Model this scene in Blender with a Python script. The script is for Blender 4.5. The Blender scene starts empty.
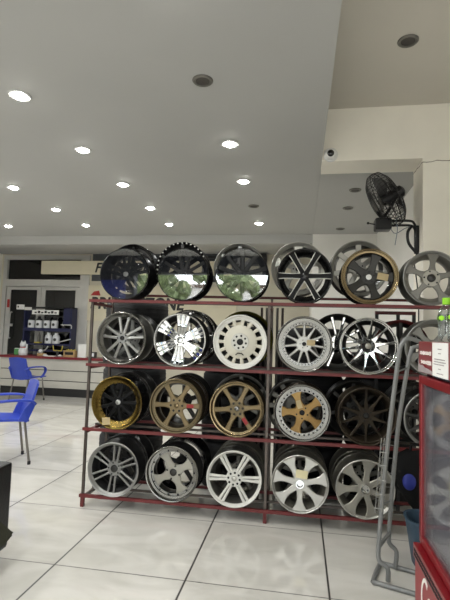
import bpy, bmesh, math, random
from mathutils import Vector, Matrix
random.seed(7)
S = bpy.context.scene
COL = S.collection
PI = math.pi

# ------------------------------------------------------------------ camera
H = 1.38
FPX = 451.1
yaw, pitch, roll = math.radians(9.53), math.radians(4.35), math.radians(1.72)
Fv = Vector((-math.sin(yaw)*math.cos(pitch), math.cos(yaw)*math.cos(pitch), math.sin(pitch)))
R0 = Vector((math.cos(yaw), math.sin(yaw), 0))
U0 = R0.cross(Fv)
Rv = math.cos(roll)*R0 + math.sin(roll)*U0
Uv = -math.sin(roll)*R0 + math.cos(roll)*U0
cd = bpy.data.cameras.new('camera')
cam = bpy.data.objects.new('camera', cd)
COL.objects.link(cam)
cd.sensor_fit = 'VERTICAL'; cd.sensor_height = 24.0; cd.lens = FPX/600*24.0
cd.clip_start = 0.05; cd.clip_end = 200
cam.matrix_world = Matrix(((Rv.x, Uv.x, -Fv.x, 0), (Rv.y, Uv.y, -Fv.y, 0), (Rv.z, Uv.z, -Fv.z, H), (0, 0, 0, 1)))
S.camera = cam

# ------------------------------------------------------------------ world, exposure
w = bpy.data.worlds.new('sky'); S.world = w; w.use_nodes = True
nt = w.node_tree
bg = nt.nodes['Background']
sky = nt.nodes.new('ShaderNodeTexSky')
sky.sky_type = 'HOSEK_WILKIE'; sky.sun_direction = (0.3, -0.5, 0.8); sky.turbidity = 6.0; sky.ground_albedo = 0.4
mixc = nt.nodes.new('ShaderNodeMixRGB'); mixc.inputs[0].default_value = 0.7
mixc.inputs[2].default_value = (0.95, 0.98, 1.0, 1)
nt.links.new(sky.outputs[0], mixc.inputs[1]); nt.links.new(mixc.outputs[0], bg.inputs[0])
bg.inputs[1].default_value = 8.0
LAMP_W = 27.0
S.view_settings.view_transform = 'Standard'; S.view_settings.look = 'None'
S.view_settings.gamma = 1.0; S.view_settings.use_curve_mapping = False
S.view_settings.exposure = -0.2

# daylight enters through the open shop front (portal only guides sampling)
pl = bpy.data.lights.new('shop_front_portal', 'AREA'); pl.shape = 'RECTANGLE'; pl.size = 6.7; pl.size_y = 2.7
pl.cycles.is_portal = True
po = bpy.data.objects.new('shop_front_portal', pl); COL.objects.link(po)
po.location = (-0.35, -3.0, 1.36); po.rotation_euler = (PI/2, 0, 0)

# ------------------------------------------------------------------ pixel -> point helpers
def ray(x, y): return Rv*((x-225)/FPX) - Uv*((y-300)/FPX) + Fv
C0 = Vector((0, 0, H))
def aty(x, y, Y): d = ray(x, y); return C0 + d*(Y/d.y)
def atx(x, y, X): d = ray(x, y); return C0 + d*(X/d.x)
def atz(x, y, Z): d = ray(x, y); return C0 + d*((Z-H)/d.z)

# ------------------------------------------------------------------ materials
def lin(c):
    return tuple(((v/255)/12.92 if v/255 <= 0.04045 else ((v/255+0.055)/1.055)**2.4) for v in c) + (1,)
MATS = {}
def mat(name, rgb, rough=0.5, metal=0.0, var=0.08, scale=8.0, bump=0.0, spec=None, emit=None, coat=0.0, aniso=0.0):
    m = bpy.data.materials.new(name); m.use_nodes = True
    n = m.node_tree; b = n.nodes['Principled BSDF']
    c = lin(rgb)
    tc = n.nodes.new('ShaderNodeTexCoord'); no = n.nodes.new('ShaderNodeTexNoise')
    no.inputs['Scale'].default_value = scale; no.inputs['Detail'].default_value = 4
    n.links.new(tc.outputs['Object'], no.inputs['Vector'])
    cr = n.nodes.new('ShaderNodeValToRGB')
    cr.color_ramp.elements[0].position = 0.3; cr.color_ramp.elements[1].position = 0.7
    cr.color_ramp.elements[0].color = tuple(v*(1-var) for v in c[:3])+(1,)
    cr.color_ramp.elements[1].color = tuple(min(1, v*(1+var)) for v in c[:3])+(1,)
    n.links.new(no.outputs['Fac'], cr.inputs[0]); n.links.new(cr.outputs[0], b.inputs['Base Color'])
    b.inputs['Roughness'].default_value = rough; b.inputs['Metallic'].default_value = metal
    if spec is not None: b.inputs['Specular IOR Level'].default_value = spec
    if coat: b.inputs['Coat Weight'].default_value = coat; b.inputs['Coat Roughness'].default_value = 0.05
    if bump:
        bp = n.nodes.new('ShaderNodeBump'); bp.inputs['Strength'].default_value = bump; bp.inputs['Distance'].default_value = 0.01
        n.links.new(no.outputs['Fac'], bp.inputs['Height']); n.links.new(bp.outputs[0], b.inputs['Normal'])
    if emit:
        b.inputs['Emission Color'].default_value = lin(emit[0]); b.inputs['Emission Strength'].default_value = emit[1]
    if aniso:
        tg = n.nodes.new('ShaderNodeTangent'); tg.direction_type = 'RADIAL'; tg.axis = 'Y'
        n.links.new(tg.outputs[0], b.inputs['Tangent']); b.inputs['Anisotropic'].default_value = aniso
    MATS[name] = m
    return m

def glass_mat(name, refl, rough=0.02, tint=(255, 255, 255), haze=0.0):
    m = bpy.data.materials.new(name); m.use_nodes = True
    n = m.node_tree; n.nodes.clear()
    o = n.nodes.new('ShaderNodeOutputMaterial'); mx = n.nodes.new('ShaderNodeMixShader')
    t = n.nodes.new('ShaderNodeBsdfTransparent'); g = n.nodes.new('ShaderNodeBsdfGlossy')
    t.inputs[0].default_value = lin(tint); g.inputs[0].default_value = (0.95, 0.95, 0.95, 1); g.inputs['Roughness'].default_value = rough
    lw = n.nodes.new('ShaderNodeLayerWeight'); lw.inputs[0].default_value = 0.35
    ma = n.nodes.new('ShaderNodeMath'); ma.operation = 'MULTIPLY_ADD'; ma.inputs[1].default_value = 0.6; ma.inputs[2].default_value = refl
    ma.use_clamp = True
    n.links.new(lw.outputs['Fresnel'], ma.inputs[0]); n.links.new(ma.outputs[0], mx.inputs[0])
    n.links.new(t.outputs[0], mx.inputs[1]); n.links.new(g.outputs[0], mx.inputs[2]); n.links.new(mx.outputs[0], o.inputs[0])
    if haze:
        df = n.nodes.new('ShaderNodeBsdfDiffuse'); df.inputs[0].default_value = (0.75, 0.74, 0.78, 1)
        nz = n.nodes.new('ShaderNodeTexNoise'); nz.inputs['Scale'].default_value = 3.0
        tcz = n.nodes.new('ShaderNodeTexCoord'); mp_ = n.nodes.new('ShaderNodeMapping'); mp_.inputs['Scale'].default_value = (1, 6, 0.4)
        n.links.new(tcz.outputs['Object'], mp_.inputs[0]); n.links.new(mp_.outputs[0], nz.inputs['Vector'])
        mh = n.nodes.new('ShaderNodeMath'); mh.operation = 'MULTIPLY'; mh.inputs[1].default_value = haze*2; n.links.new(nz.outputs['Fac'], mh.inputs[0])
        m2 = n.nodes.new('ShaderNodeMixShader'); n.links.new(mh.outputs[0], m2.inputs[0])
        n.links.new(mx.outputs[0], m2.inputs[1]); n.links.new(df.outputs[0], m2.inputs[2]); n.links.new(m2.outputs[0], o.inputs[0])
    MATS[name] = m
    return m

mat('ceiling_paint', (178, 178, 175), 0.75, var=0.02, scale=1.2)
mat('upper_ceiling_paint', (206, 201, 190), 0.8, var=0.03, scale=1.5)
mat('wall_paint', (234, 232, 226), 0.75, var=0.03, scale=2.0)
mat('cream_paint', (214, 208, 190), 0.7, var=0.04, scale=2.5)
mat('sign_cream', (222, 214, 188), 0.45, var=0.02)
mat('grey_panel', (84, 88, 92), 0.2, var=0.05, scale=1.5)
mat('alu', (206, 205, 201), 0.4, 0.3, var=0.03)
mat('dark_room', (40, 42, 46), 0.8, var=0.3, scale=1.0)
mat('rail_red', (98, 35, 35), 0.5, var=0.18, scale=14)
mat('post_steel', (92, 84, 78), 0.4, 0.6, var=0.2, scale=10)
mat('black_plastic', (20, 20, 22), 0.45)
mat('black_gloss', (14, 14, 16), 0.2, 0.0, coat=0.25)
mat('satin_black', (11, 11, 12), 0.5, spec=0.2)
mat('rubber', (22, 22, 23), 0.75, bump=0.2, scale=40)
mat('barrel_dark', (58, 58, 58), 0.32, 0.75, var=0.1)
mat('barrel_black', (16, 16, 17), 0.25, 0.3)
mat('barrel_grey', (120, 119, 114), 0.3, 0.85)
mat('barrel_champagne', (112, 109, 100), 0.38, 0.7)
mat('silver', (168, 168, 165), 0.34, 0.8, var=0.05, aniso=0.4)
mat('silver_bright', (178, 177, 172), 0.36, 0.8, var=0.04, aniso=0.6)
mat('polished', (134, 133, 129), 0.26, 1.0, var=0.03, aniso=0.75)
mat('chrome', (226, 227, 226), 0.06, 1.0, var=0.02)
mat('white_paint', (206, 205, 198), 0.35, var=0.03)
mat('white_paint_cream', (196, 192, 177), 0.4, var=0.03)
mat('champagne', (158, 155, 145), 0.38, 0.6, var=0.05)
mat('champagne_light', (184, 182, 175), 0.32, 0.6, var=0.04)
mat('grey_wheel', (120, 118, 112), 0.4, 0.6, var=0.06)
mat('gunmetal', (150, 150, 147), 0.35, 0.7, var=0.06)
mat('dark_wheel', (56, 55, 53), 0.35, 0.6, var=0.1)
mat('bronze', (104, 92, 68), 0.36, 0.65, var=0.06)
mat('bronze_spoke', (122, 106, 76), 0.42, 0.45, var=0.06)
mat('bronze_dark', (68, 60, 50), 0.3, 0.75, var=0.08)
mat('bronze_lip', (134, 118, 90), 0.22, 0.9, var=0.05)
mat('gold_lip', (112, 94, 48), 0.26, 0.95, var=0.06, aniso=0.7)
mat('gold_spoke', (142, 114, 70), 0.36, 0.75, var=0.06)
mat('olive_gold', (112, 108, 44), 0.3, 0.8, var=0.1)
mat('dark_hole', (10, 10, 11), 0.7)
mat('sticker_red', (140, 28, 32), 0.5)
mat('tag_tan', (172, 154, 116), 0.7)
mat('tag_cream', (216, 206, 166), 0.7)
mat('chair_blue', (44, 66, 168), 0.4, var=0.06)
mat('leg_steel', (122, 118, 112), 0.3, 0.8)
mat('fan_black', (24, 24, 26), 0.4, 0.2)
mat('cable_grey', (120, 128, 140), 0.5)
mat('cooler_red', (120, 18, 26), 0.3, var=0.06, coat=0.3)
mat('cooler_red_light', (140, 50, 52), 0.45, var=0.05)
mat('cooler_inside', (190, 188, 194), 0.5, var=0.1)
mat('paper_white', (226, 226, 222), 0.7, var=0.02)
mat('letter_white', (232, 228, 222), 0.6, var=0.02)
mat('letter_black', (18, 18, 20), 0.5)
mat('letter_red', (170, 36, 32), 0.5)
mat('letter_grey', (150, 140, 140), 0.6)
mat('stand_grey', (128, 129, 128), 0.42, 0.25, var=0.05)
mat('wire_steel', (150, 150, 146), 0.35, 0.7)
mat('bin_blue', (58, 80, 98), 0.5)
mat('bag_black', (9, 9, 10), 0.8, spec=0.2)
mat('bag_blue', (26, 38, 122), 0.6)
mat('leather_black', (15, 15, 16), 0.4, bump=0.15, scale=60)
mat('cloth_olive', (50, 51, 36), 0.9, bump=0.3, scale=90)
mat('counter_red', (112, 28, 36), 0.35)
mat('counter_front', (184, 181, 172), 0.3, var=0.05, scale=3)
mat('shelf_blue', (14, 21, 66), 0.45)
mat('shelf_dark', (24, 28, 44), 0.5)
mat('bottle_white', (218, 220, 222), 0.35)
mat('wood_box', (168, 140, 96), 0.6, var=0.15)
mat('yellow_paint', (190, 172, 70), 0.45)
mat('green_paint', (58, 128, 62), 0.5)
mat('lime', (142, 208, 34), 0.45)
mat('dark_grey', (60, 60, 60), 0.6)
mat('lamp_ring', (200, 200, 198), 0.4)
mat('lamp_glow', (255, 253, 248), 0.4, emit=((255, 252, 244), 90.0))
mat('lamp_off', (66, 62, 58), 0.6)
mat('tree_leaf', (108, 122, 82), 0.8, var=0.5, scale=5, bump=0.8)
mat('tree_bark', (84, 70, 56), 0.9, var=0.3)
mat('pavement', (176, 172, 164), 0.85, var=0.08)
mat('backdrop_blue', (40, 54, 140), 0.4)  # for the added sheet that tints the leftmost cover's reflection
mat('front_wall_dark', (46, 50, 60), 0.7)
mat('house_white', (214, 210, 200), 0.7)
mat('awning_blue', (70, 130, 190), 0.6)
glass_mat('film', 0.17)
glass_mat('pane', 0.08, 0.03, (200, 206, 208))
glass_mat('cooler_glass', 0.05, 0.05, (225, 226, 232), haze=0.07)
glass_mat('bottle_clear', 0.10, 0.06, (236, 240, 240))
glass_mat('pane_tint', 0.02, 0.03, (128, 132, 136))

# tiled floor: polished porcelain, 0.79 m slabs, thin dark joints
def floor_material():
    m = bpy.data.materials.new('floor_tiles'); m.use_nodes = True
    n = m.node_tree; b = n.nodes['Principled BSDF']; L = n.links
    tc = n.nodes.new('ShaderNodeTexCoord'); sp = n.nodes.new('ShaderNodeSeparateXYZ')
    L.new(tc.outputs['Object'], sp.inputs[0])
    def M(op, a, bb=None, clamp=False):
        q = n.nodes.new('ShaderNodeMath'); q.operation = op; q.use_clamp = clamp
        for i, v in enumerate((a, bb)):
            if v is None: continue
            if isinstance(v, (int, float)): q.inputs[i].default_value = v
            else: L.new(v, q.inputs[i])
        return q.outputs[0]
    def joint(sock, off, size, half):
        u = M('DIVIDE', M('SUBTRACT', sock, off), size)
        f = M('SUBTRACT', u, M('FLOOR', u))
        d = M('MULTIPLY', M('MINIMUM', f, M('SUBTRACT', 1.0, f)), size)
        return M('SUBTRACT', 1.0, M('DIVIDE', d, half), True), M('FLOOR', u)
    jx, ix = joint(sp.outputs[0], -1.400 - 0.79*10, 0.79, 0.008)
    jy, iy = joint(sp.outputs[1], 3.39 - 0.82*10, 0.82, 0.006)
    j = M('MAXIMUM', M('MULTIPLY', jx, 1.6, True), M('MULTIPLY', jy, 1.1, True))
    # veins shifted per slab
    cmb = n.nodes.new('ShaderNodeCombineXYZ')
    L.new(M('ADD', sp.outputs[0], M('MULTIPLY', ix, 3.7)), cmb.inputs[0]); L.new(M('MULTIPLY', M('ADD', sp.outputs[1], M('MULTIPLY', iy, 5.1)), 2.2), cmb.inputs[1])
    no = n.nodes.new('ShaderNodeTexNoise'); no.inputs['Scale'].default_value = 1.6; no.inputs['Detail'].default_value = 6; no.inputs['Distortion'].default_value = 1.2
    L.new(cmb.outputs[0], no.inputs['Vector'])
    cr = n.nodes.new('ShaderNodeValToRGB')
    cr.color_ramp.elements[0].position = 0.35; cr.color_ramp.elements[0].color = lin((204, 201, 193))
    cr.color_ramp.elements[1].position = 0.62; cr.color_ramp.elements[1].color = lin((219, 216, 209))
    L.new(no.outputs['Fac'], cr.inputs[0])
    mx = n.nodes.new('ShaderNodeMixRGB'); mx.inputs[2].default_value = lin((38, 34, 32))
    L.new(j, mx.inputs[0]); L.new(cr.outputs[0], mx.inputs[1]); L.new(mx.outputs[0], b.inputs['Base Color'])
    b.inputs['Roughness'].default_value = 0.09
    b.inputs['Specular IOR Level'].default_value = 0.85
    L.new(M('ADD', M('MULTIPLY', j, 0.5), M('MULTIPLY', no.outputs['Fac'], 0.08)), b.inputs['Roughness'])
    MATS['floor_tiles'] = m
floor_material()

# column and beam plaster with an irregular crack along the joint below the beam
def cracked_plaster():
    m = mat('cracked_plaster', (244, 239, 226), 0.75, var=0.03, scale=3)
    n = m.node_tree; L = n.links; b = n.nodes['Principled BSDF']
    src = b.inputs['Base Color'].links[0].from_socket
    tc = n.nodes.new('ShaderNodeTexCoord'); sp = n.nodes.new('ShaderNodeSeparateXYZ'); L.new(tc.outputs['Object'], sp.inputs[0])
    no = n.nodes.new('ShaderNodeTexNoise'); no.inputs['Scale'].default_value = 9; L.new(tc.outputs['Object'], no.inputs['Vector'])
    def M(op, a, bb):
        q = n.nodes.new('ShaderNodeMath'); q.operation = op
        for i, v in enumerate((a, bb)):
            if isinstance(v, (int, float)): q.inputs[i].default_value = v
            else: L.new(v, q.inputs[i])
        return q.outputs[0]
    d = M('ABSOLUTE', M('ADD', M('SUBTRACT', sp.outputs[2], 3.03), M('MULTIPLY', M('SUBTRACT', no.outputs['Fac'], 0.5), 0.05)), 0)
    k = M('LESS_THAN', d, 0.0045)
    mx = n.nodes.new('ShaderNodeMixRGB'); mx.inputs[2].default_value = lin((140, 130, 112))
    L.new(k, mx.inputs[0]); L.new(src, mx.inputs[1]); L.new(mx.outputs[0], b.inputs['Base Color'])
cracked_plaster()

# ------------------------------------------------------------------ mesh helpers
def box(bm, x0, x1, y0, y1, z0, z1, mi=0):
    v = [bm.verts.new((x, y, z)) for z in (z0, z1) for y in (y0, y1) for x in (x0, x1)]
    for f in ((0, 2, 3, 1), (4, 5, 7, 6), (0, 1, 5, 4), (2, 6, 7, 3), (0, 4, 6, 2), (1, 3, 7, 5)):
        bm.faces.new([v[i] for i in f]).material_index = mi
def tube(bm, pts, r, n=8, mi=0, closed=False):
    pts = [Vector(p) for p in pts]; rings = []
    N = len(pts); prev = None
    for i, p in enumerate(pts):
        if closed: t = pts[(i+1) % N] - pts[i-1]
        else: t = pts[min(i+1, N-1)] - pts[max(i-1, 0)]
        t.normalize()
        if prev is None:
            a = Vector((0, 0, 1)) if abs(t.z) < 0.9 else Vector((1, 0, 0))
            u = t.cross(a).normalized()
        else:
            u = (prev - t*prev.dot(t)).normalized()
        prev = u; v = t.cross(u)
        rr = r[i] if isinstance(r, (list, tuple)) else r
        rings.append([bm.verts.new(p + (u*math.cos(2*PI*k/n) + v*math.sin(2*PI*k/n))*rr) for k in range(n)])
    for i in range(N if closed else N-1):
        A, B = rings[i], rings[(i+1) % N]
        for k in range(n): bm.faces.new((A[k], A[(k+1) % n], B[(k+1) % n], B[k])).material_index = mi
    if not closed:
        bm.faces.new(rings[0][::-1]).material_index = mi; bm.faces.new(rings[-1]).material_index = mi
def smooth_path(pts, sub=5):
    P = [Vector(p) for p in pts]; out = []
    for i in range(len(P)-1):
        a, b, c, d = P[max(i-1, 0)], P[i], P[i+1], P[min(i+2, len(P)-1)]
        for k in range(sub):
            t = k/sub
            out.append(0.5*((2*b) + (c-a)*t + (2*a-5*b+4*c-d)*t*t + (3*b-a-3*c+d)*t**3))
    out.append(P[-1]); return out
def lathe(bm, prof, n=48, axis='y', mi=0, closed=False, mis=None):
    rings = []
    for (r, a) in prof:
        if r < 1e-6:
            rings.append([bm.verts.new((0, a, 0) if axis == 'y' else (0, 0, a))])
        else:
            rings.append([bm.verts.new((r*math.cos(2*PI*k/n), a, r*math.sin(2*PI*k/n)) if axis == 'y' else (r*math.cos(2*PI*k/n), r*math.sin(2*PI*k/n), a)) for k in range(n)])
    seq = list(range(len(prof)-1)) + ([len(prof)-1] if closed else [])
    for i in seq:
        A, B = rings[i], rings[(i+1) % len(prof)]
        m = mis[i] if mis else mi
        for k in range(n):
            k2 = (k+1) % n
            if len(A) == 1 and len(B) == 1: continue
            if len(A) == 1: f = bm.faces.new((A[0], B[k], B[k2]))
            elif len(B) == 1: f = bm.faces.new((A[k], B[0], A[k2]))
            else: f = bm.faces.new((A[k], B[k], B[k2], A[k2]))
            f.material_index = m
def obj(name, bm, mats, parent=None, smooth=None, bevel=0.0, loc=None):
    bmesh.ops.recalc_face_normals(bm, faces=bm.faces)
    me = bpy.data.meshes.new(name); bm.to_mesh(me); bm.free()
    for m in ([mats] if isinstance(mats, str) else mats): me.materials.append(MATS[m])
    o = bpy.data.objects.new(name, me); COL.objects.link(o)
    if smooth is not None:
        for p in me.polygons: p.use_smooth = True
        me.set_sharp_from_angle(angle=math.radians(smooth))
    if bevel:
        b = o.modifiers.new('bevel', 'BEVEL'); b.width = bevel; b.segments = 2; b.limit_method = 'ANGLE'; b.angle_limit = math.radians(40)
    if parent is not None: o.parent = parent
    if loc is not None: o.location = loc
    return o
def thing(name, label, cat, loc=(0, 0, 0), rz=0.0, group=None):
    o = bpy.data.objects.new(name, None); COL.objects.link(o); o.empty_display_size = 0.1
    o.location = loc; o.rotation_euler = (0, 0, rz); o['label'] = label; o['category'] = cat
    if group: o['group'] = group
    return o
def tag(o, label, cat, group=None):
    o['label'] = label; o['category'] = cat
    if group: o['group'] = group
    return o
def struct(name, bm, m, **k):
    o = obj(name, bm, m, **k)
    if o.parent is None: o['kind'] = 'structure'
    return o
def sbox(name, m, *b, **k):
    bm = bmesh.new(); box(bm, *b); return struct(name, bm, m, **k)
def pbox(name, m, parent, *b, bevel=0.0):
    bm = bmesh.new(); box(bm, *b); return obj(name, bm, m, parent, bevel=bevel)
def text_mesh(name, s, size, m, parent, loc, rot, shear=0.0, depth=0.003, align='LEFT', bold=0.0, sx=1.0):
    cu = bpy.data.curves.new(name, 'FONT'); cu.body = s; cu.size = size; cu.shear = shear; cu.extrude = depth
    cu.align_x = align; cu.offset = bold
    t = bpy.data.objects.new('tmp', cu); COL.objects.link(t)
    bpy.context.view_layer.update()
    me = bpy.data.meshes.new_from_object(t.evaluated_get(bpy.context.evaluated_depsgraph_get()))
    bpy.data.objects.remove(t); bpy.data.curves.remove(cu)
    me.name = name; me.materials.clear(); me.materials.append(MATS[m])
    o = bpy.data.objects.new(name, me); COL.objects.link(o); o.parent = parent; o.location = loc; o.rotation_euler = rot
    o.scale = (sx, 1, 1)
    return o

# ------------------------------------------------------------------ room shell
CZ = 3.12      # main dropped ceiling
UZ = 3.575     # upper ceiling on the right
EX = 0.185     # right edge of the dropped ceiling
sbox('floor', 'floor_tiles', -7.0, 3.0, -3.0, 9.9, -0.1, 0.0)
sbox('ceiling', 'ceiling_paint', -7.0, EX, -3.0, 9.9, CZ, 3.9)
sbox('ceiling_upper', 'upper_ceiling_paint', EX, 3.0, -3.0, 4.3, UZ, 3.9)
bm = bmesh.new(); box(bm, EX, 3.0, 4.3, 4.65, 3.06, 3.9); struct('trim_beam', bm, 'cracked_plaster')
bm = bmesh.new(); box(bm, 1.093, 3.0, 4.3, 4.65, 0, 3.06); struct('wall_column', bm, 'cracked_plaster')
sbox('ceiling_recess', 'ceiling_paint', EX, 1.4, 4.65, 7.6, 3.10, 3.9)
sbox('wall_recess_right', 'wall_paint', 1.22, 1.4, 4.65, 7.6, 0, 3.10)
sbox('wall_recess_back', 'wall_paint', EX, 1.4, 7.6, 7.75, 0, 3.9)
sbox('wall_return', 'wall_paint', EX, 0.33, 7.75, 9.9, 0, 3.12)
sbox('trim_far_beam', 'ceiling_paint', -7.0, EX, 7.69, 7.85, 2.965, CZ)
sbox('wall_left', 'wall_paint', -7.2, -7.0, -3.0, 12.0, 0, 3.9)
sbox('wall_right', 'wall_paint', 3.0, 3.2, -3.0, 4.65, 0, 3.9)
bm = bmesh.new()
box(bm, -7.0, -3.7, -3.2, -3.0, 0, 3.9); box(bm, 3.0, 3.2, -3.2, -3.0, 0, 3.9); box(bm, -3.7, 3.0, -3.2, -3.0, 2.72, 3.9)
struct('wall_front', bm, 'front_wall_dark')
sbox('trim_pavement', 'pavement', -30, 30, -30, -3.0, -0.12, -0.02)
# far wall, with the glazed door unit at its left end
FY = 9.6
bm = bmesh.new()
box(bm, -7.0, -6.93, FY, FY+0.15, 0, CZ); box(bm, -4.76, EX, FY, FY+0.15, 0, CZ); box(bm, -6.93, -4.76, FY, FY+0.15, 3.09, CZ)
struct('wall_far', bm, 'cream_paint')
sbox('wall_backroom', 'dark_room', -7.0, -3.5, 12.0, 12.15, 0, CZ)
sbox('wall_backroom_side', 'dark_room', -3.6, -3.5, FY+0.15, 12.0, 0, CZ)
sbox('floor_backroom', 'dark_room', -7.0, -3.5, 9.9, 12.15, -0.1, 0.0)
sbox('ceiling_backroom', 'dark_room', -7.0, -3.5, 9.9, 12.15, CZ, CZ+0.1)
# upper grey glossy wall panel and white strip
sbox('trim_panel_grey', 'grey_panel', -4.70, -1.25, FY-0.03, FY, 2.50, CZ)

bm = bmesh.new()
for b in ((-6.93, -6.84, 0, 3.09), (-4.98, -4.76, 0, 3.09)): box(bm, b[0], b[1], FY-0.03, FY+0.12, b[2], b[3])
box(bm, -6.84, -4.98, FY-0.03, FY+0.12, 2.99, 3.09); box(bm, -6.84, -4.98, FY-0.03, FY+0.12, 2.36, 2.52)
struct('window_1', bm, 'alu')
bm = bmesh.new(); box(bm, -6.84, -4.98, FY+0.04, FY+0.05, 2.52, 2.99); struct('window_2', bm, 'pane_tint')
def door_leaf(nm, x0, x1):
    bm = bmesh.new()
    s = 0.10
    box(bm, x0, x0+s, FY, FY+0.06, 0.02, 2.35); box(bm, x1-s, x1, FY, FY+0.06, 0.02, 2.35)
    box(bm, x0+s, x1-s, FY, FY+0.06, 2.28, 2.35); box(bm, x0+s, x1-s, FY, FY+0.06, 0.02, 0.16)
    d = struct(nm, bm, 'alu')
    pbox('pane', 'pane_tint', d, x0+s, x1-s, FY+0.025, FY+0.035, 0.16, 2.28)
    return d
d1 = door_leaf('door_1', -6.83, -5.95); d2 = door_leaf('door_2', -5.94, -4.99)
bm = bmesh.new(); tube(bm, smooth_path([(-6.66, FY, 1.75), (-6.66, FY-0.06, 1.7), (-6.67, FY-0.06, 1.2), (-6.67, FY, 1.15)]), 0.014); box(bm, -6.79, -6.62, FY-0.05, FY-0.001, 1.42, 1.48)
obj('door_handle', bm, 'lamp_ring', d1, smooth=40)
pbox('door_sticker', 'letter_red', d1, -6.80, -6.735, FY-0.004, FY-0.001, 1.86, 2.05)

# long cream sign hung in front of the far wall
t = thing('sign_board', 'long cream sign strip with a black italic letter, hung high on the far wall', 'sign', (-5.86, FY-0.2, 2.63))
pbox('panel', 'sign_cream', t, 0, 4.4, 0, 0.08, 0, 0.305)
text_mesh('lettering', 'FIRESTONE', 0.30, 'letter_black', t, (1.30, -0.003, 0.05), (PI/2, 0, 0), shear=0.25, bold=0.006)
bm = bmesh.new()
for x in (0.3, 2.2, 4.1): box(bm, x, x+0.02, 0.08, 0.2, 0.14, 0.16)
obj('bracket', bm, 'alu', t)
t = thing('sign_board', 'cream wall sign behind the rack with bold black letters and a red triangle', 'sign', (-4.76, FY-0.04, 1.60))
pbox('panel', 'sign_cream', t, 0, 3.4, 0, 0.035, 0, 0.80)
text_mesh('lettering', 'BRIDGESTONE', 0.36, 'letter_black', t, (0.06, -0.003, 0.28), (PI/2, 0, 0), shear=0.15, bold=0.012, sx=0.92)
bm = bmesh.new()
vs = [bm.verts.new(p) for p in ((0.06, -0.004, 0.57), (0.30, -0.004, 0.57), (0.26, -0.004, 0.68), (0.14, -0.004, 0.66))]
f = bm.faces.new(vs); r_ = bmesh.ops.extrude_face_region(bm, geom=[f])
bmesh.ops.translate(bm, verts=[v for v in r_['geom'] if isinstance(v, bmesh.types.BMVert)], vec=(0, 0.003, 0))
obj('red_emblem', bm, 'letter_red', t)

# dark square opening and pipe on the far wall near the rack
tag(pbox('speaker_box', 'black_plastic', None, -1.05, -0.72, 9.37, 9.6, 2.86, 3.10, bevel=0.008), 'small black box high on the far wall under the ceiling beam', 'box')
bm = bmesh.new()
for b in ((-2.2, -1.30, 3.02, 3.06), (-2.2, -1.30, 2.5, 2.54), (-2.2, -2.16, 2.5, 3.06), (-1.36, -1.30, 2.5, 3.06)): box(bm, b[0], b[1], 9.50, 9.55, b[2], b[3])
fr = obj('picture_frame', bm, 'black_plastic'); tag(fr, 'thin black empty frame on the far wall above the rack', 'frame')

# ------------------------------------------------------------------ ceiling downlights
def lamp_base():
    t = thing('downlight', '', 'ceiling light', (0, 0, CZ), 0, 'lit downlights in the dropped ceiling')
    bm = bmesh.new(); lathe(bm, [(0.050, -0.001), (0.052, -0.008), (0.075, -0.011), (0.082, -0.006), (0.083, -0.001)], 32, 'z', closed=True)
    obj('ring', bm, 'lamp_ring', t, smooth=40)
    bm = bmesh.new(); lathe(bm, [(0.050, -0.001), (0.048, -0.012), (0.036, -0.022), (0.018, -0.028), (0, -0.030)], 24, 'z')
    obj('bulb', bm, 'lamp_glow', t, smooth=60)
    l = bpy.data.lights.new('downlight_glow', 'SPOT'); l.energy = LAMP_W; l.color = (0.985, 1.0, 0.985); l.shadow_soft_size = 0.03; l.spot_size = math.radians(165); l.spot_blend = 0.5
    lo = bpy.data.objects.new('downlight_glow', l); COL.objects.link(lo); lo.parent = t; lo.location = (0, 0, -0.045)
    return t
def dup(root, loc, rz=None, label=None, group=None):
    r = root.copy(); COL.objects.link(r); r.location = loc
    if rz is not None: r.rotation_euler = (0, 0, rz)
    if label: r['label'] = label
    if group: r['group'] = group
    for ch in list(root.children):
        c = ch.copy(); COL.objects.link(c); c.parent = r
        for g in ch.children:
            d = g.copy(); COL.objects.link(d); d.parent = c
    return r
lampxs = {-0.66: 'right', -2.10: 'second', -3.53: 'third', -4.95: 'fourth'}
seen = {(-0.66, 3.95): 'lit round downlight beside the dropped ceiling edge, the nearest one above the rack',
        (-0.66, 4.96): 'lit round downlight second back in the row beside the ceiling edge',
        (-0.66, 6.85): 'lit round downlight in the row beside the ceiling edge, farthest back above the rack',
        (-2.10, 2.95): 'largest-looking lit downlight, at the left frame edge',
        (-2.10, 3.95): 'second nearest lit downlight in the row left of the middle of the ceiling',
        (-2.10, 4.96): 'third nearest lit downlight in the row left of the middle of the ceiling',
        (-2.10, 5.93): 'fourth nearest lit downlight in the row left of the middle of the ceiling',
        (-2.10, 6.87): 'lit downlight above the left end of the rack, farthest in its row',
        (-3.53, 4.95): 'lit downlight at the left picture edge, second one above the glass door',
        (-3.53, 5.96): 'lit downlight above the glass door, right of the one at the picture edge',
        (-3.53, 6.89): 'small lit downlight nearest above the right jamb of the glass door',
        (-4.95, 6.93): 'small lit downlight nearest above the left jamb of the glass door'}
LB = None
for lx in lampxs:
    for ly in (-0.9, 0.05, 1.05, 2.05, 2.95, 3.95, 4.96, 5.95, 6.88):
        if lx == -0.66 and (abs(ly-2.95) < .1 or abs(ly-5.95) < .1): continue
        key = min(seen, key=lambda k: abs(k[0]-lx)*9 + abs(k[1]-ly))
        lab = seen[key] if abs(key[0]-lx) + abs(key[1]-ly) < 0.12 else 'lit round downlight in the dropped ceiling outside the picture'
        if LB is None:
            LB = lamp_base(); o = LB; o.location = (lx, ly, CZ); o['label'] = lab
        else:
            o = dup(LB, (lx, ly, CZ), None, lab)
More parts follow.
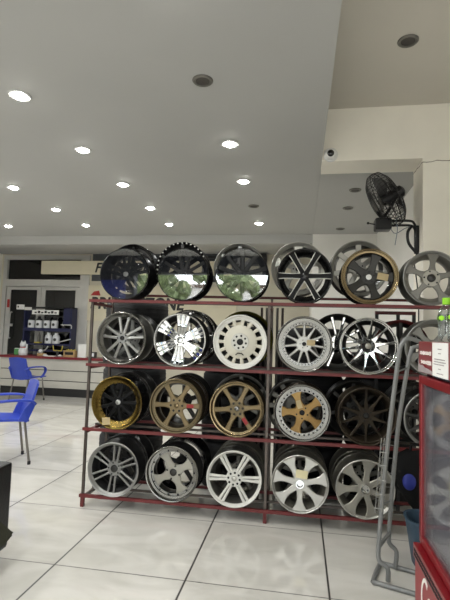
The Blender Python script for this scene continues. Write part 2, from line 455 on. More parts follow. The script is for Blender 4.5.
def dead_lamp(loc, r, label):
    t = thing('ceiling_fixture', label, 'ceiling light', loc)
    bm = bmesh.new(); lathe(bm, [(r*0.68, -0.001), (r*0.70, -0.010), (r*0.92, -0.012), (r, -0.006), (r, -0.001)], 32, 'z', closed=True)
    obj('ring', bm, 'grey_wheel', t, smooth=40)
    bm = bmesh.new(); lathe(bm, [(r*0.68, -0.001), (r*0.66, -0.006), (0, -0.007)], 24, 'z')
    obj('diffuser', bm, 'lamp_off', t, smooth=60)
dead_lamp((-0.69, 2.91, CZ), 0.072, 'unlit dark round grille in the dropped ceiling between lit downlights')
dead_lamp((-0.645, 5.95, CZ), 0.072, 'small unlit fitting far back in the dropped ceiling near its right edge')
dead_lamp((0.748, 3.333, UZ), 0.075, 'unlit dark downlight alone in the raised ceiling at upper right')
dead_lamp((0.605, 5.30, 3.10), 0.07, 'unlit downlight in the recess behind the beam, nearest the wall fan')
dead_lamp((0.60, 6.05, 3.10), 0.07, 'unlit downlight in the recess behind the beam, middle of three')
dead_lamp((0.60, 7.22, 3.10), 0.07, 'unlit downlight in the recess behind the beam, farthest of three')

# ------------------------------------------------------------------ wheel rack
RY = math.radians(0.95)
RX0, RYY = -1.665, 3.42
BAY = 1.432
rack = thing('wheel_rack', 'long red and steel rack with four shelves full of alloy wheels', 'rack', (RX0, RYY, 0), RY)
def rack_pt(x, y, z): return Vector((RX0 + x*math.cos(RY) - y*math.sin(RY), RYY + x*math.sin(RY) + y*math.cos(RY), z))
def rack_local_x(wx): return (wx - RX0)/math.cos(RY)
LV = [1.632, 1.118, 0.612, 0.100]      # tops of the four front rails
RD = 0.41
for bx in (0, BAY, 2*BAY):
    for y, top in ((0, LV[0]), (RD, 1.71)):
        pbox('post', 'post_steel', rack, bx-0.0095, bx+0.0095, y+0.004, y+0.023, 0.075, top)
        pbox('foot', 'rail_red', rack, bx-0.013, bx+0.013, y, y+0.027, 0, 0.075)
for i, z in enumerate(LV):
    pbox('front_rail', 'rail_red', rack, -0.02, 2*BAY+0.02, -0.014, 0.010, z-0.023, z)
    zr = 1.71 if i == 0 else z
    pbox('middle_rail', 'post_steel', rack, 0.0, 2*BAY, 0.180, 0.198, z-0.016, z)
    pbox('rear_rail', 'rail_red', rack, -0.01, 2*BAY+0.01, 0.390, 0.412, zr-0.020, zr)
    for bx in (0, BAY, 2*BAY):
        pbox('side_rail', 'rail_red' if i != 3 else 'post_steel', rack, bx-0.012, bx+0.012, 0.010, 0.390, z-0.045, z-0.024)

# ------------------------------------------------------------------ wheels
class Spec: pass
def arc_pts(R, a0, a1, n): return [(R*math.cos(a0+(a1-a0)*k/n), R*math.sin(a0+(a1-a0)*k/n)) for k in range(n+1)]

def spoke_mesh(st, thick, chamf, off0=0.0, off1=0.0):
    """st: (r, half width, y); spoke along +Z, face towards -Y; slot 1 = chamfered edges"""
    bm = bmesh.new(); rings = []
    r0, r1 = st[0][0], st[-1][0]
    for (r, hw, y) in st:
        o = off0 + (off1-off0)*(r-r0)/(r1-r0)
        c = min(chamf, hw*0.8)
        P = ((-hw*0.8, y+thick), (-hw, y+c), (-hw+c, y), (hw-c, y), (hw, y+c), (hw*0.8, y+thick))
        rings.append([bm.verts.new((o+x, yy, r)) for x, yy in P])
    for A, B in zip(rings, rings[1:]):
        for k in range(6):
            bm.faces.new((A[k], A[(k+1) % 6], B[(k+1) % 6], B[k])).material_index = 1 if k in (1, 3) else 0
    bm.faces.new(rings[0]); bm.faces.new(rings[-1][::-1])
    bmesh.ops.recalc_face_normals(bm, faces=bm.faces)
    return bm

def place(o, a, R):
    """rotate an object built about the wheel axis by angle a; the wheel's centre is at height R"""
    o.rotation_euler = (0, a, 0); o.location = (0, 0, R); return o

def make_wheel(label, loc, rz, R=0.2075, W=0.19, lw=0.022, ld=0.02, lip='silver', barrel='barrel_grey', n=5, kind='single',
               spoke='silver', edge=None, w0=0.02, wm=0.016, w1=0.018, yh=0.03, yr=None, th=0.022, ch=0.006,
               rh=0.06, hub=None, lug=5, pcd=0.038, cap=0.02, capm='dark_hole', rivets=0, rivm='dark_hole', rivr=0.0042, rivo=0.0, rot=0.0,
               split=0.25, red=None, film=False, step=False, group='alloy wheels on the rack', bulge=0.0, lugr=0.0065, capdeep=0.0, name='alloy_wheel'):
    t = thing(name, label, 'wheel', loc, rz, group)
    yr = ld + 0.004 if yr is None else yr
    hub = hub or spoke; edge = edge or spoke
    ri = R - lw
    rb = min(R-0.05, ri-0.004)
    # barrel
    bm = bmesh.new()
    lathe(bm, [(R, 0.008), (R-0.012, 0.015), (R-0.016, 0.04), (R-0.042, 0.065), (R-0.042, W-0.07), (R-0.016, W-0.045), (R-0.012, W-0.016),
               (R, W-0.008), (R, W), (R-0.008, W), (R-0.022, W-0.02), (rb, W-0.06), (rb-0.002, ld+0.05), (ri-0.003, ld+0.008)], 56, closed=False)
    place(obj('barrel', bm, barrel, t, smooth=50), 0, R)
    # lip
    bm = bmesh.new()
    if step:
        prof = [(R, 0.009), (R, 0.0), (R-0.004, -0.003), (R-0.010, -0.001), (R-0.013, 0.006), (R-0.016, ld*0.7), (ri+0.35*lw, ld*0.75), (ri+0.33*lw, ld), (ri, ld+0.002), (ri-0.004, ld+0.010)]
    else:
        prof = [(R, 0.009), (R, 0.0), (R-0.004, -0.003), (R-0.009, -0.001), (R-0.012, 0.005), (ri+0.004, ld), (ri, ld+0.002), (ri-0.003, ld+0.009)]
    lathe(bm, prof, 64)
    for k in range(rivets):
        a = 2*PI*(k+0.5)/rivets; rr = ri + rivo + (0.006 if step else 0.005); yy = ld - 0.002
        m4 = Matrix.Translation((rr*math.cos(a), yy, rr*math.sin(a))) @ Matrix.Rotation(PI/2, 4, 'X')
        q = bmesh.ops.create_cone(bm, cap_ends=True, segments=8, radius1=rivr, radius2=rivr, depth=0.008, matrix=m4)
        for v in q['verts']:
            for f in v.link_faces: f.material_index = 1
    place(obj('lip', bm, [lip, rivm], t, smooth=45), rot, R)
    # spokes
    def stations(r0, r1, a, b, c, y0, y1, num=9):
        out = []
        for k in range(num):
            u = k/(num-1)
            hw = a*(1-u)**2 + 2*u*(1-u)*b + c*u*u if kind != 'flare' else b + (a-b)*max(0, 1-u/0.45)**2 + (c-b)*max(0, (u-0.35)/0.65)**2.2
            out.append((r0+(r1-r0)*u, hw, y0+(y1-y0)*u - bulge*math.sin(PI*u)))
        return out
    r0, r1 = rh*0.8, ri+0.001
    meshes = []
    if kind in ('single', 'flare'):
        bm = spoke_mesh(stations(r0, r1, w0, wm, w1, yh, yr), th, ch)
        offs = [0.0]; meshes = [bm]
    elif kind == 'twin':
        meshes = [spoke_mesh(stations(r0, r1, w0, wm, w1, yh, yr), th, ch, -split*0.6, -split), spoke_mesh(stations(r0, r1, w0, wm, w1, yh, yr), th, ch, split*0.6, split)]
    elif kind == 'vee':
        meshes = [spoke_mesh(stations(r0, r1, w0, wm, w1, yh, yr), th, ch, -split*0.25, -split), spoke_mesh(stations(r0, r1, w0, wm, w1, yh, yr), th, ch, split*0.25, split)]
    elif kind == 'triple':
        meshes = [spoke_mesh(stations(r0, r1, w0, wm, w1, yh, yr), th, ch, o*0.4, o) for o in (-split, 0, split)]
    protos = []
    for k in range(n):
        a = rot + 2*PI*k/n
        for i, b in enumerate(meshes):
            if k == 0:
                o = obj('spoke', b, [spoke, edge], t, smooth=30); protos.append(o)
            else:
                o = protos[i].copy(); COL.objects.link(o)
            place(o, a, R)
    if red is not None:
        rr = (rh + ri)/2 - 0.008
        q = pbox('red_sticker', 'sticker_red', t, -wm*0.8, wm*0.8, (yh+yr)/2-0.006, (yh+yr)/2-0.002, rr-0.03, rr+0.025)
        place(q, rot + 2*PI*red/n, R)
    # hub with lug holes
    bm = bmesh.new()
    lathe(bm, [(cap, yh+0.004), (cap+0.003, yh-0.001), (rh*0.9, yh-0.001), (rh, yh+0.008), (rh, yh+0.045), (cap, yh+0.045)], 36, closed=True)
    for k in range(lug):
        a = 2*PI*(k+0.5)/lug
        m4 = Matrix.Translation((pcd*math.cos(a), yh, pcd*math.sin(a))) @ Matrix.Rotation(PI/2, 4, 'X')
        q = bmesh.ops.create_cone(bm, cap_ends=True, segments=10, radius1=lugr, radius2=lugr, depth=0.005, matrix=m4)
        for v in q['verts']:
            for f in v.link_faces: f.material_index = 1
    place(obj('hub', bm, [hub, 'dark_hole'], t, smooth=40), rot, R)
    bm = bmesh.new()
    if capdeep:
        lathe(bm, [(cap+0.012, yh), (cap+0.010, yh-capdeep), (cap+0.003, yh-capdeep), (cap-0.002, yh-capdeep+0.02), (0, yh-capdeep+0.02)], 28)
    else:
        lathe(bm, [(cap+0.001, yh+0.006), (cap, yh-0.004), (cap*0.7, yh-0.007), (0, yh-0.008)], 24)
    place(obj('centre_cap', bm, capm, t, smooth=50), 0, R)
    if film:
        bm = bmesh.new(); lathe(bm, [(0, -0.0045), (R-0.008, -0.0045), (R-0.008, -0.0035), (0, -0.0035)], 56)
        q = place(obj('clear_cover', bm, 'film', t), 0, R); q['label'] = 'clear glossy cover reflecting the street'
    return t
def paper_tag(t, m, x, z, y, w_, h_, rot=0.0, R=0.2075):
    bm = bmesh.new(); box(bm, -w_/2, w_/2, -0.0015, 0.0015, -h_/2, h_/2)
    o = obj('price_tag', bm, m, t); o.location = (x, y, R+z); o.rotation_euler = (0, rot, 0); return o

YF = -0.022   # wheel faces stand a little proud of the front rail
def wl(x, row, R=0.2075):
    lx = rack_local_x(x)
    return rack_pt(lx, YF, LV[row])
J = lambda s=2.0: RY + math.radians(random.uniform(-s, s))
G1, G2, G3, G4 = 'wheels along the front of the top shelf', 'wheels along the front of the second shelf', 'wheels along the front of the third shelf', 'wheels along the front of the bottom shelf'

# top shelf
make_wheel('black wheel behind a clear cover with blue reflections, leftmost on the top shelf', wl(-1.395, 0), J(), lip='barrel_black', barrel='barrel_black', n=5, kind='twin', spoke='black_gloss',
           split=0.028, w0=0.014, wm=0.012, w1=0.014, lw=0.016, ld=0.03, rh=0.05, capm='silver', film=True, group=G1)
make_wheel('dark wheel under a mirror-like cover reflecting green trees, second on the top shelf', wl(-0.915, 0), J(), lip='barrel_black', barrel='barrel_black', n=5, kind='vee', spoke='dark_wheel',
           split=0.05, w0=0.016, wm=0.012, w1=0.014, lw=0.016, ld=0.03, rh=0.05, film=True, group=G1)
make_wheel('matte black split-spoke wheel under a shiny clear cover, third on the top shelf', wl(-0.45, 0), J(), lip='black_gloss', barrel='barrel_black', n=5, kind='vee', spoke='dark_wheel',
           split=0.058, w0=0.02, wm=0.016, w1=0.02, lw=0.014, ld=0.022, rh=0.055, film=True, group=G1, rot=0.3)
make_wheel('black six-spoke wheel with bright machined spoke edges on the top shelf', wl(0.026, 0), J(), lip='black_gloss', barrel='barrel_black', n=6, kind='single', spoke='satin_black', edge='white_paint',
           w0=0.024, wm=0.018, w1=0.026, lw=0.010, ld=0.014, yh=0.024, yr=0.012, ch=0.006, rh=0.035, cap=0.022, capm='black_gloss', lug=0, film=False, rot=PI/6, group=G1, th=0.03)
t = make_wheel('black five-spoke wheel with bronze lip and tan price sticker on the top shelf', wl(0.502, 0), J(), lip='bronze_lip', barrel='barrel_black', n=5, kind='flare', spoke='dark_wheel',
               w0=0.034, wm=0.026, w1=0.05, lw=0.03, ld=0.012, yh=0.05, yr=0.03, rh=0.06, cap=0.020, capm='paper_white', rot=0.32, group=G1, step=True)
paper_tag(t, 'tag_tan', 0.095, 0.0, 0.02, 0.078, 0.05, 0.2)
make_wheel('dull grey five-spoke wheel with open centre bore, rightmost on the top shelf', wl(0.935, 0), J(), R=0.2, lip='gunmetal', barrel='grey_wheel', n=5, kind='flare', spoke='grey_wheel', hub='champagne',
           w0=0.03, wm=0.019, w1=0.055, lw=0.02, ld=0.014, yh=0.014, yr=0.02, rh=0.066, cap=0.028, capm='dark_wheel', lug=5, pcd=0.05, rot=0.1, group=G1)
# second shelf
make_wheel('polished grey ten-spoke wheel with deep lip, leftmost on the second shelf', wl(-1.40, 1), J(), lip='polished', barrel='barrel_grey', n=5, kind='vee', spoke='silver', edge='silver_bright',
           split=0.042, w0=0.013, wm=0.010, w1=0.014, lw=0.036, ld=0.045, yh=0.03, rh=0.045, cap=0.017, rot=0.0, group=G2)
make_wheel('mirror-chrome wheel with many thin spokes, second on the second shelf', wl(-0.922, 1), J(), lip='chrome', barrel='barrel_dark', n=6, kind='triple', spoke='chrome', split=0.042, w0=0.012, wm=0.012, w1=0.018,
           lw=0.012, ld=0.014, yh=0.012, rh=0.05, cap=0.022, capm='chrome', lug=5, hub='chrome', rot=0.1, group=G2, bulge=-0.012)
t = make_wheel('white turbine wheel with a ring of small dark slots on the second shelf', wl(-0.45, 1), J(1), lip='white_paint', barrel='barrel_dark', n=15, kind='single', spoke='white_paint_cream', w0=0.013, wm=0.010, w1=0.016,
               lw=0.038, ld=0.014, yh=0.006, yr=0.016, rh=0.128, hub='white_paint_cream', cap=0.024, capm='dark_hole', lug=0, th=0.03, rot=0.1, group=G2, step=True)
bm = bmesh.new(); lathe(bm, [(0.026, 0.002), (0.066, 0.002), (0.07, 0.006), (0.026, 0.006)], 36, closed=True)
for k in range(8):
    a = 2*PI*k/8
    q = bmesh.ops.create_cone(bm, cap_ends=True, segments=10, radius1=0.0085, radius2=0.0085, depth=0.004, matrix=Matrix.Translation((0.047*math.cos(a), 0.002, 0.047*math.sin(a))) @ Matrix.Rotation(PI/2, 4, 'X'))
    for v in q['verts']:
        for f in v.link_faces: f.material_index = 1
place(obj('lug_plate', bm, ['champagne_light', 'dark_hole'], t, smooth=40), 0.2, 0.2075)
bm = bmesh.new(); tube(bm, [(-0.03, 0.0, -0.10), (-0.015, -0.002, -0.085), (0.015, -0.002, -0.085), (0.03, 0.0, -0.10)], 0.004, 6)
place(obj('valve_clip', bm, 'dark_hole', t), 0, 0.2075)
t = make_wheel('machined silver wheel with eleven thin spokes and stepped riveted lip on the second shelf', wl(0.032, 1), J(), lip='polished', barrel='barrel_grey', n=11, kind='single', spoke='silver_bright',
               w0=0.013, wm=0.009, w1=0.010, lw=0.062, ld=0.022, yh=0.02, rh=0.062, cap=0.014, capm='dark_hole', lug=5, pcd=0.03, lugr=0.004, rivets=40, rivm='dark_wheel', rivr=0.0045, rivo=0.004, step=True, rot=0.0, group=G2)
paper_tag(t, 'tag_tan', 0.05, 0.01, 0.012, 0.06, 0.042, 0.05)
make_wheel('chrome ten-spoke wheel with scalloped spoke roots on the second shelf beside the grey stand', wl(0.497, 1), J(), lip='chrome', barrel='barrel_dark', n=10, kind='single', spoke='chrome', w0=0.022, wm=0.003, w1=0.010,
           lw=0.018, ld=0.024, yh=0.04, yr=0.024, rh=0.056, cap=0.02, capm='champagne', lug=5, pcd=0.04, hub='chrome', group=G2, ch=0.004, rot=0.15, rivets=24, rivm='chrome')
make_wheel('grey wheel half hidden behind the red drinks cooler on the second shelf', wl(0.955, 1), J(), lip='gunmetal', barrel='barrel_grey', n=5, kind='flare', spoke='grey_wheel', w0=0.03, wm=0.02, w1=0.05,
           lw=0.028, ld=0.03, yh=0.04, rh=0.06, rot=0.5, group=G2)
# third shelf
t = make_wheel('black mesh wheel with wide gold lip and hanging price tag, leftmost on the third shelf', wl(-1.41, 2), J(), lip='gold_lip', barrel='barrel_black', n=9, kind='single', spoke='satin_black', w0=0.016, wm=0.010, w1=0.018,
               lw=0.058, ld=0.038, yh=0.034, rh=0.05, cap=0.020, capm='silver', lug=5, rivets=32, rivm='gold_lip', group=G3, rot=0.2)
paper_tag(t, 'tag_tan', -0.075, -0.145, -0.006, 0.064, 0.056, -0.1)
bm = bmesh.new(); tube(bm, [(-0.075, -0.006, 0.095), (-0.082, 0.006, 0.15), (-0.07, 0.02, 0.18)], 0.0012, 5); obj('tag_string', bm, 'dark_grey', t)
make_wheel('bronze six-spoke wheel with red sticker on its right spoke on the third shelf', wl(-0.932, 2), J(), lip='bronze', barrel='bronze_dark', n=6, kind='flare', spoke='bronze_spoke', w0=0.03, wm=0.017, w1=0.024,
           lw=0.034, ld=0.03, yh=0.028, rh=0.062, cap=0.017, capm='bronze_lip', lug=6, pcd=0.045, lugr=0.009, rot=PI/6, red=1, group=G3, step=True)
make_wheel('bronze six-spoke wheel with red sticker on a lower spoke on the third shelf', wl(-0.463, 2), J(), lip='bronze_lip', barrel='bronze_dark', n=6, kind='flare', spoke='bronze_spoke', w0=0.028, wm=0.017, w1=0.022,
           lw=0.03, ld=0.034, yh=0.03, rh=0.062, cap=0.017, capm='polished', lug=6, pcd=0.045, lugr=0.009, rot=0.42-PI/6*0, red=2, group=G3, hub='bronze', step=True)
t = make_wheel('gold five-spoke star wheel with wide silver lip and dark rivets on the third shelf', wl(0.025, 2), J(), lip='polished', barrel='bronze_dark', n=5, kind='flare', spoke='gold_spoke', w0=0.034, wm=0.024, w1=0.05,
               lw=0.056, ld=0.02, yh=0.012, yr=0.024, rh=0.06, cap=0.018, capm='dark_hole', lug=5, pcd=0.042, rivets=30, rivm='dark_hole', rivr=0.0062, rivo=0.006, step=True, rot=-0.32, group=G3)
paper_tag(t, 'tag_tan', -0.022, 0.06, 0.008, 0.036, 0.06, -0.32)
make_wheel('dark bronze ten-spoke wheel beside the grey stand on the third shelf', wl(0.487, 2), J(), lip='bronze_dark', barrel='bronze_dark', n=10, kind='single', spoke='bronze_dark', w0=0.020, wm=0.004, w1=0.009,
           lw=0.022, ld=0.026, yh=0.04, yr=0.028, rh=0.055, cap=0.020, capm='dark_hole', lug=5, pcd=0.04, group=G3, rot=0.0, ch=0.004)
make_wheel('dark grey wheel behind the grey stand at the right end of the third shelf', wl(0.945, 2), J(), lip='gunmetal', barrel='barrel_dark', n=9, kind='single', spoke='dark_wheel', lw=0.022, ld=0.02, yh=0.03, group=G3,
           w0=0.018, wm=0.010, w1=0.014)
# bottom shelf
make_wheel('gunmetal wheel with six pairs of slim spokes, leftmost on the bottom shelf', wl(-1.415, 3), J(), lip='gunmetal', barrel='barrel_dark', n=6, kind='twin', spoke='gunmetal', split=0.024, w0=0.008, wm=0.007, w1=0.009,
           lw=0.024, ld=0.018, yh=0.03, yr=0.02, rh=0.06, cap=0.027, capm='dark_wheel', lug=5, pcd=0.045, group=G4, rot=0.1)
make_wheel('champagne silver wheel with deep polished dish and dark rivets, second on the bottom shelf', wl(-0.945, 3), J(), lip='polished', barrel='barrel_dark', n=4, kind='flare', spoke='champagne', w0=0.045, wm=0.026, w1=0.062,
           lw=0.05, ld=0.05, yh=0.05, rh=0.058, cap=0.026, capm='dark_wheel', lug=4, pcd=0.048, rivets=14, rivm='dark_hole', rivr=0.0065, rivo=0.004, group=G4, rot=1.08, step=True)
make_wheel('white wheel with six split spokes, third from the left on the bottom shelf', wl(-0.467, 3), J(), lip='white_paint', barrel='barrel_grey', n=6, kind='twin', spoke='white_paint', split=0.015, w0=0.009, wm=0.009, w1=0.012,
           lw=0.020, ld=0.014, yh=0.012, yr=0.012, rh=0.062, cap=0.018, capm='champagne_light', lug=8, pcd=0.043, lugr=0.0085, group=G4, rot=PI/6)
t = make_wheel('pale silver seven-spoke wheel with chrome centre boss and cream sticker on the bottom shelf', wl(0.018, 3), J(), lip='silver_bright', barrel='barrel_champagne', n=7, kind='flare', spoke='champagne_light', w0=0.026, wm=0.021, w1=0.06,
               lw=0.018, ld=0.012, yh=0.014, yr=0.012, rh=0.058, cap=0.020, capm='chrome', capdeep=0.018, lug=0, group=G4, rot=PI)
paper_tag(t, 'tag_cream', 0.012, 0.07, 0.006, 0.085, 0.058, 0.1)
make_wheel('champagne seven-spoke wheel with chrome centre boss, rightmost on the bottom shelf', wl(0.478, 3), J(), lip='champagne_light', barrel='barrel_champagne', n=7, kind='flare', spoke='champagne', w0=0.026, wm=0.022, w1=0.062,
           lw=0.014, ld=0.010, yh=0.014, yr=0.010, rh=0.058, cap=0.020, capm='chrome', capdeep=0.018, lug=0, group=G4, rot=0.15)

# second line of wheels standing behind the front ones
def rear(x, row, label, R=0.2075, y=0.20, zz=None, **k):
    p = rack_pt(rack_local_x(x), y, LV[row] if zz is None else zz)
    return make_wheel(label, p, J(1.5), R=R, W=0.185, group='wheels standing at the back of the rack', **k)
rear(-1.42, 0, 'black wheel hidden behind the leftmost covered wheel of the top shelf', zz=1.71, lip='barrel_black', barrel='barrel_black', spoke='black_gloss')
rear(-0.985, 0, 'black wheel with a ring of bright bolts rising behind the tree-reflecting one', R=0.217, zz=1.71, lip='black_gloss', barrel='barrel_dark', spoke='black_gloss', rivets=34, rivm='white_paint', rivr=0.0065, lw=0.014, ld=0.001, n=6)
rear(-0.50, 0, 'silver-lipped wheel peeking above the third wheel of the top shelf', R=0.212, zz=1.71, lip='silver_bright', barrel='barrel_grey', spoke='silver', lw=0.02, n=7)
rear(-0.02, 0, 'pale silver wheel peeking behind the black six-spoke one on the top shelf', R=0.217, zz=1.71, lip='champagne_light', barrel='barrel_grey', spoke='champagne_light', lw=0.03, ld=0.03, n=5, kind='flare', w1=0.05)
rear(0.455, 0, 'silver wheel with broad spokes rising behind the bronze-lipped one on the top shelf', R=0.222, zz=1.71, lip='silver_bright', barrel='barrel_dark', spoke='champagne_light', lw=0.028, ld=0.03, n=7, w0=0.02, wm=0.02, w1=0.024)
rear(-1.40, 1, 'grey wheel behind the leftmost one on the second shelf', lip='gunmetal', barrel='barrel_dark', spoke='gunmetal')
rear(-0.90, 1, 'dark chrome spoked wheel behind the mirror-chrome one on the second shelf', R=0.228, lip='chrome', barrel='barrel_dark', spoke='chrome', n=9, w0=0.016, wm=0.010, w1=0.014)
rear(-0.44, 1, 'olive gold tinted wheel behind the white turbine one', R=0.228, lip='olive_gold', barrel='barrel_dark', spoke='dark_wheel', n=5)
rear(0.30, 1, 'chrome five-spoke wheel seen between the riveted and the ten-spoke wheels', R=0.226, lip='dark_wheel', barrel='barrel_dark', spoke='chrome', n=5, kind='vee', split=0.05, w0=0.012, wm=0.010, w1=0.014)
rear(0.775, 1, 'wheel with dark red lip behind the chrome ten-spoke one', lip='rail_red', barrel='barrel_dark', spoke='dark_wheel')
rear(-1.41, 2, 'dark grey wheel behind the gold-lipped black one', R=0.215, lip='dark_wheel', barrel='barrel_dark', spoke='dark_wheel')
rear(-0.93, 2, 'dark wheel behind the first bronze six-spoke one', R=0.215, lip='bronze_dark', barrel='barrel_dark', spoke='dark_wheel')
rear(-0.46, 2, 'grey wheel behind the second bronze six-spoke one', R=0.226, lip='gunmetal', barrel='barrel_dark', spoke='grey_wheel', n=6)
rear(-0.036, 2, 'grey wheel with many small holes behind the gold star one', R=0.214, lip='grey_wheel', barrel='barrel_dark', spoke='grey_wheel', hub='grey_wheel', rh=0.13, n=12, lug=12, pcd=0.1, w0=0.02, wm=0.02, w1=0.02)
rear(0.426, 2, 'dark wheel behind the dark bronze ten-spoke one, showing at its upper left', R=0.219, lip='dark_wheel', barrel='barrel_dark', spoke='dark_wheel', n=7)
rear(0.878, 2, 'dark many-spoked wheel between the bronze ten-spoke one and the grey stand', R=0.222, lip='dark_wheel', barrel='barrel_dark', spoke='grey_wheel', n=12, w0=0.010, wm=0.007, w1=0.009)
rear(-1.42, 3, 'dark wheel behind the leftmost one on the bottom shelf', R=0.215, lip='barrel_dark', barrel='barrel_dark', spoke='dark_wheel')
rear(-0.93, 3, 'black wheel behind the deep-dish champagne one', R=0.218, lip='barrel_black', barrel='barrel_black', spoke='dark_wheel')
rear(-0.465, 3, 'grey wheel behind the white split-spoke one on the bottom shelf', R=0.212, lip='barrel_champagne', barrel='barrel_champagne', spoke='grey_wheel')
rear(0.02, 3, 'champagne wheel behind the stickered pale silver one', R=0.214, lip='barrel_champagne', barrel='barrel_champagne', spoke='grey_wheel')
rear(0.47, 3, 'champagne wheel behind the rightmost one on the bottom shelf', R=0.214, lip='barrel_champagne', barrel='barrel_champagne', spoke='champagne')

# ------------------------------------------------------------------ blue plastic armchairs
def make_chair(label, loc, rz):
    t = thing('armchair', label, 'chair', loc, rz, 'blue plastic chairs with steel legs')
    bm = bmesh.new()
    N = 10; M_ = 8; top = []
    def sheet(fn, nu, nv, th):
        g = [[Vector(fn(i/nu, j/nv)) for j in range(nv+1)] for i in range(nu+1)]
        f_ = [[bm.verts.new(p) for p in row] for row in g]
        nr = []
        b_ = []
        for i in range(nu+1):
            row = []
            for j in range(nv+1):
                du = g[min(i+1, nu)][j]-g[max(i-1, 0)][j]; dv = g[i][min(j+1, nv)]-g[i][max(j-1, 0)]
                nn = du.cross(dv).normalized(); row.append(bm.verts.new(g[i][j]-nn*th))
            b_.append(row)
        for i in range(nu):
            for j in range(nv):
                bm.faces.new((f_[i][j], f_[i+1][j], f_[i+1][j+1], f_[i][j+1])); bm.faces.new((b_[i][j+1], b_[i+1][j+1], b_[i+1][j], b_[i][j]))
        for i in range(nu):
            bm.faces.new((f_[i][0], b_[i][0], b_[i+1][0], f_[i+1][0])); bm.faces.new((f_[i+1][nv], b_[i+1][nv], b_[i][nv], f_[i][nv]))
        for j in range(nv):
            bm.faces.new((f_[0][j+1], b_[0][j+1], b_[0][j], f_[0][j])); bm.faces.new((f_[nu][j], b_[nu][j], b_[nu][j+1], f_[nu][j+1]))
    sheet(lambda u, v: ((u-0.5)*(0.46-0.03*(1-v)), -0.21+0.44*v, 0.425+0.03*v+0.025*(2*u-1)**2-0.03*max(0, v-0.8)*5*0.3), N, M_, 0.02)
    obj('seat', bm, 'chair_blue', t, smooth=60)
    bm = bmesh.new()
    sheet(lambda u, v: ((u-0.5)*(0.42+0.05*v*(1-v)*4*0.3+0.03*v), -0.205-0.10*v-0.02*math.cos((u-0.5)*PI)+0.02, 0.42+0.41*v-0.02*(2*u-1)**2*v), N, M_, 0.022)
    obj('backrest', bm, 'chair_blue', t, smooth=60)
    for s in (-1, 1):
        bm = bmesh.new()
        pts = smooth_path([(s*0.215, -0.265, 0.60), (s*0.25, -0.20, 0.645), (s*0.265, -0.02, 0.655), (s*0.262, 0.13, 0.64), (s*0.25, 0.185, 0.585), (s*0.235, 0.16, 0.50), (s*0.22, 0.10, 0.44)], 5)
        ring = []
        for i, p in enumerate(pts):
            tan = (pts[min(i+1, len(pts)-1)]-pts[max(i-1, 0)]).normalized()
            sd = Vector((1, 0, 0)); nn = tan.cross(sd).normalized()
            hw = 0.026; ht = 0.012
            ring.append([bm.verts.new(p+sd*a*hw+nn*b*ht) for a, b in ((-1, -1), (1, -1), (1, 1), (-1, 1))])
        for A, B in zip(ring, ring[1:]):
            for k in range(4): bm.faces.new((A[k], A[(k+1) % 4], B[(k+1) % 4], B[k]))
        bm.faces.new(ring[0]); bm.faces.new(ring[-1][::-1])
        obj('armrest', bm, 'chair_blue', t, bevel=0.006, smooth=50)
        bm = bmesh.new()
        pp = [(s*0.222, -0.10, 0.44), (s*0.226, -0.19, 0.43), (s*0.222, -0.26, 0.60), (s*0.23, -0.215, 0.63), (s*0.235, -0.15, 0.56)]
        vs1 = [bm.verts.new((x-0.012, y, z)) for x, y, z in pp]; vs2 = [bm.verts.new((x+0.012, y, z)) for x, y, z in pp]
        bm.faces.new(vs1); bm.faces.new(vs2[::-1])
        for k in range(5): bm.faces.new((vs1[k], vs2[k], vs2[(k+1) % 5], vs1[(k+1) % 5]))
        obj('arm_bracket', bm, 'chair_blue', t, bevel=0.004)
        for y0, y1 in ((0.17, 0.21), (-0.17, -0.23)):
            bm = bmesh.new(); tube(bm, [(s*0.19, y0, 0.425), (s*0.22, y1, 0.02)], 0.0125, 10); lg = obj('leg', bm, 'leg_steel', t, smooth=50)
            bm = bmesh.new(); tube(bm, [(s*0.219, y1, 0.034), (s*0.221, y1, 0.0)], 0.016, 10); obj('rubber_tip', bm, 'rubber', lg, smooth=50)
    return t
c2 = make_chair('blue plastic armchair cut by the left frame edge, nearer of the two', (-3.02, 4.34, 0), math.atan2(0.75, -0.66))
dup(c2, (-5.17, 8.08, 0), math.atan2(-0.28, 0.96), 'blue plastic armchair pulled up to the red-topped counter by the glass door')

# ------------------------------------------------------------------ counter by the door and its clutter
CX0, CX1, CY0, CY1, CTZ = -6.25, -3.0, 8.74, 9.2, 0.81
t = thing('counter', 'long low counter with red top and pale grooved front by the glass door', 'counter', (CX0, CY0, 0))
pbox('plinth', 'black_plastic', t, 0.02, CX1-CX0-0.02, 0.02, CY1-CY0, 0, 0.16)
bm = bmesh.new()
for z0, z1 in ((0.165, 0.305), (0.32, 0.52), (0.535, 0.762)): box(bm, 0, CX1-CX0, 0.0, CY1-CY0, z0, z1)
obj('panel', bm, 'counter_front', t, bevel=0.004)
bm = bmesh.new()
for z0, z1 in ((0.305, 0.32), (0.52, 0.535)): box(bm, 0.01, CX1-CX0-0.01, 0.008, CY1-CY0, z0, z1)
obj('groove', bm, 'letter_black', t)
pbox('countertop', 'counter_red', t, -0.03, CX1-CX0+0.03, -0.04, CY1-CY0, 0.762, CTZ)

def jar(nm, label, cat, p, r, h, m, capm=None, group=None, n=16):
    t = thing(nm, label, cat, p, 0, group)
    bm = bmesh.new(); lathe(bm, [(0, 0), (r*0.95, 0), (r, h*0.08), (r, h*0.58), (r*0.85, h*0.68), (r*0.36, h*0.80), (r*0.36, h*0.88), (0, h*0.88)], n, 'z')
    obj('body', bm, m, t, smooth=40)
    bm = bmesh.new(); lathe(bm, [(r*0.9, h*0.66), (r*0.80, h*0.76), (r*0.45, h*0.84), (r*0.45, h), (0, h)], n, 'z'); obj('lid', bm, capm or m, t, smooth=40)
    return t
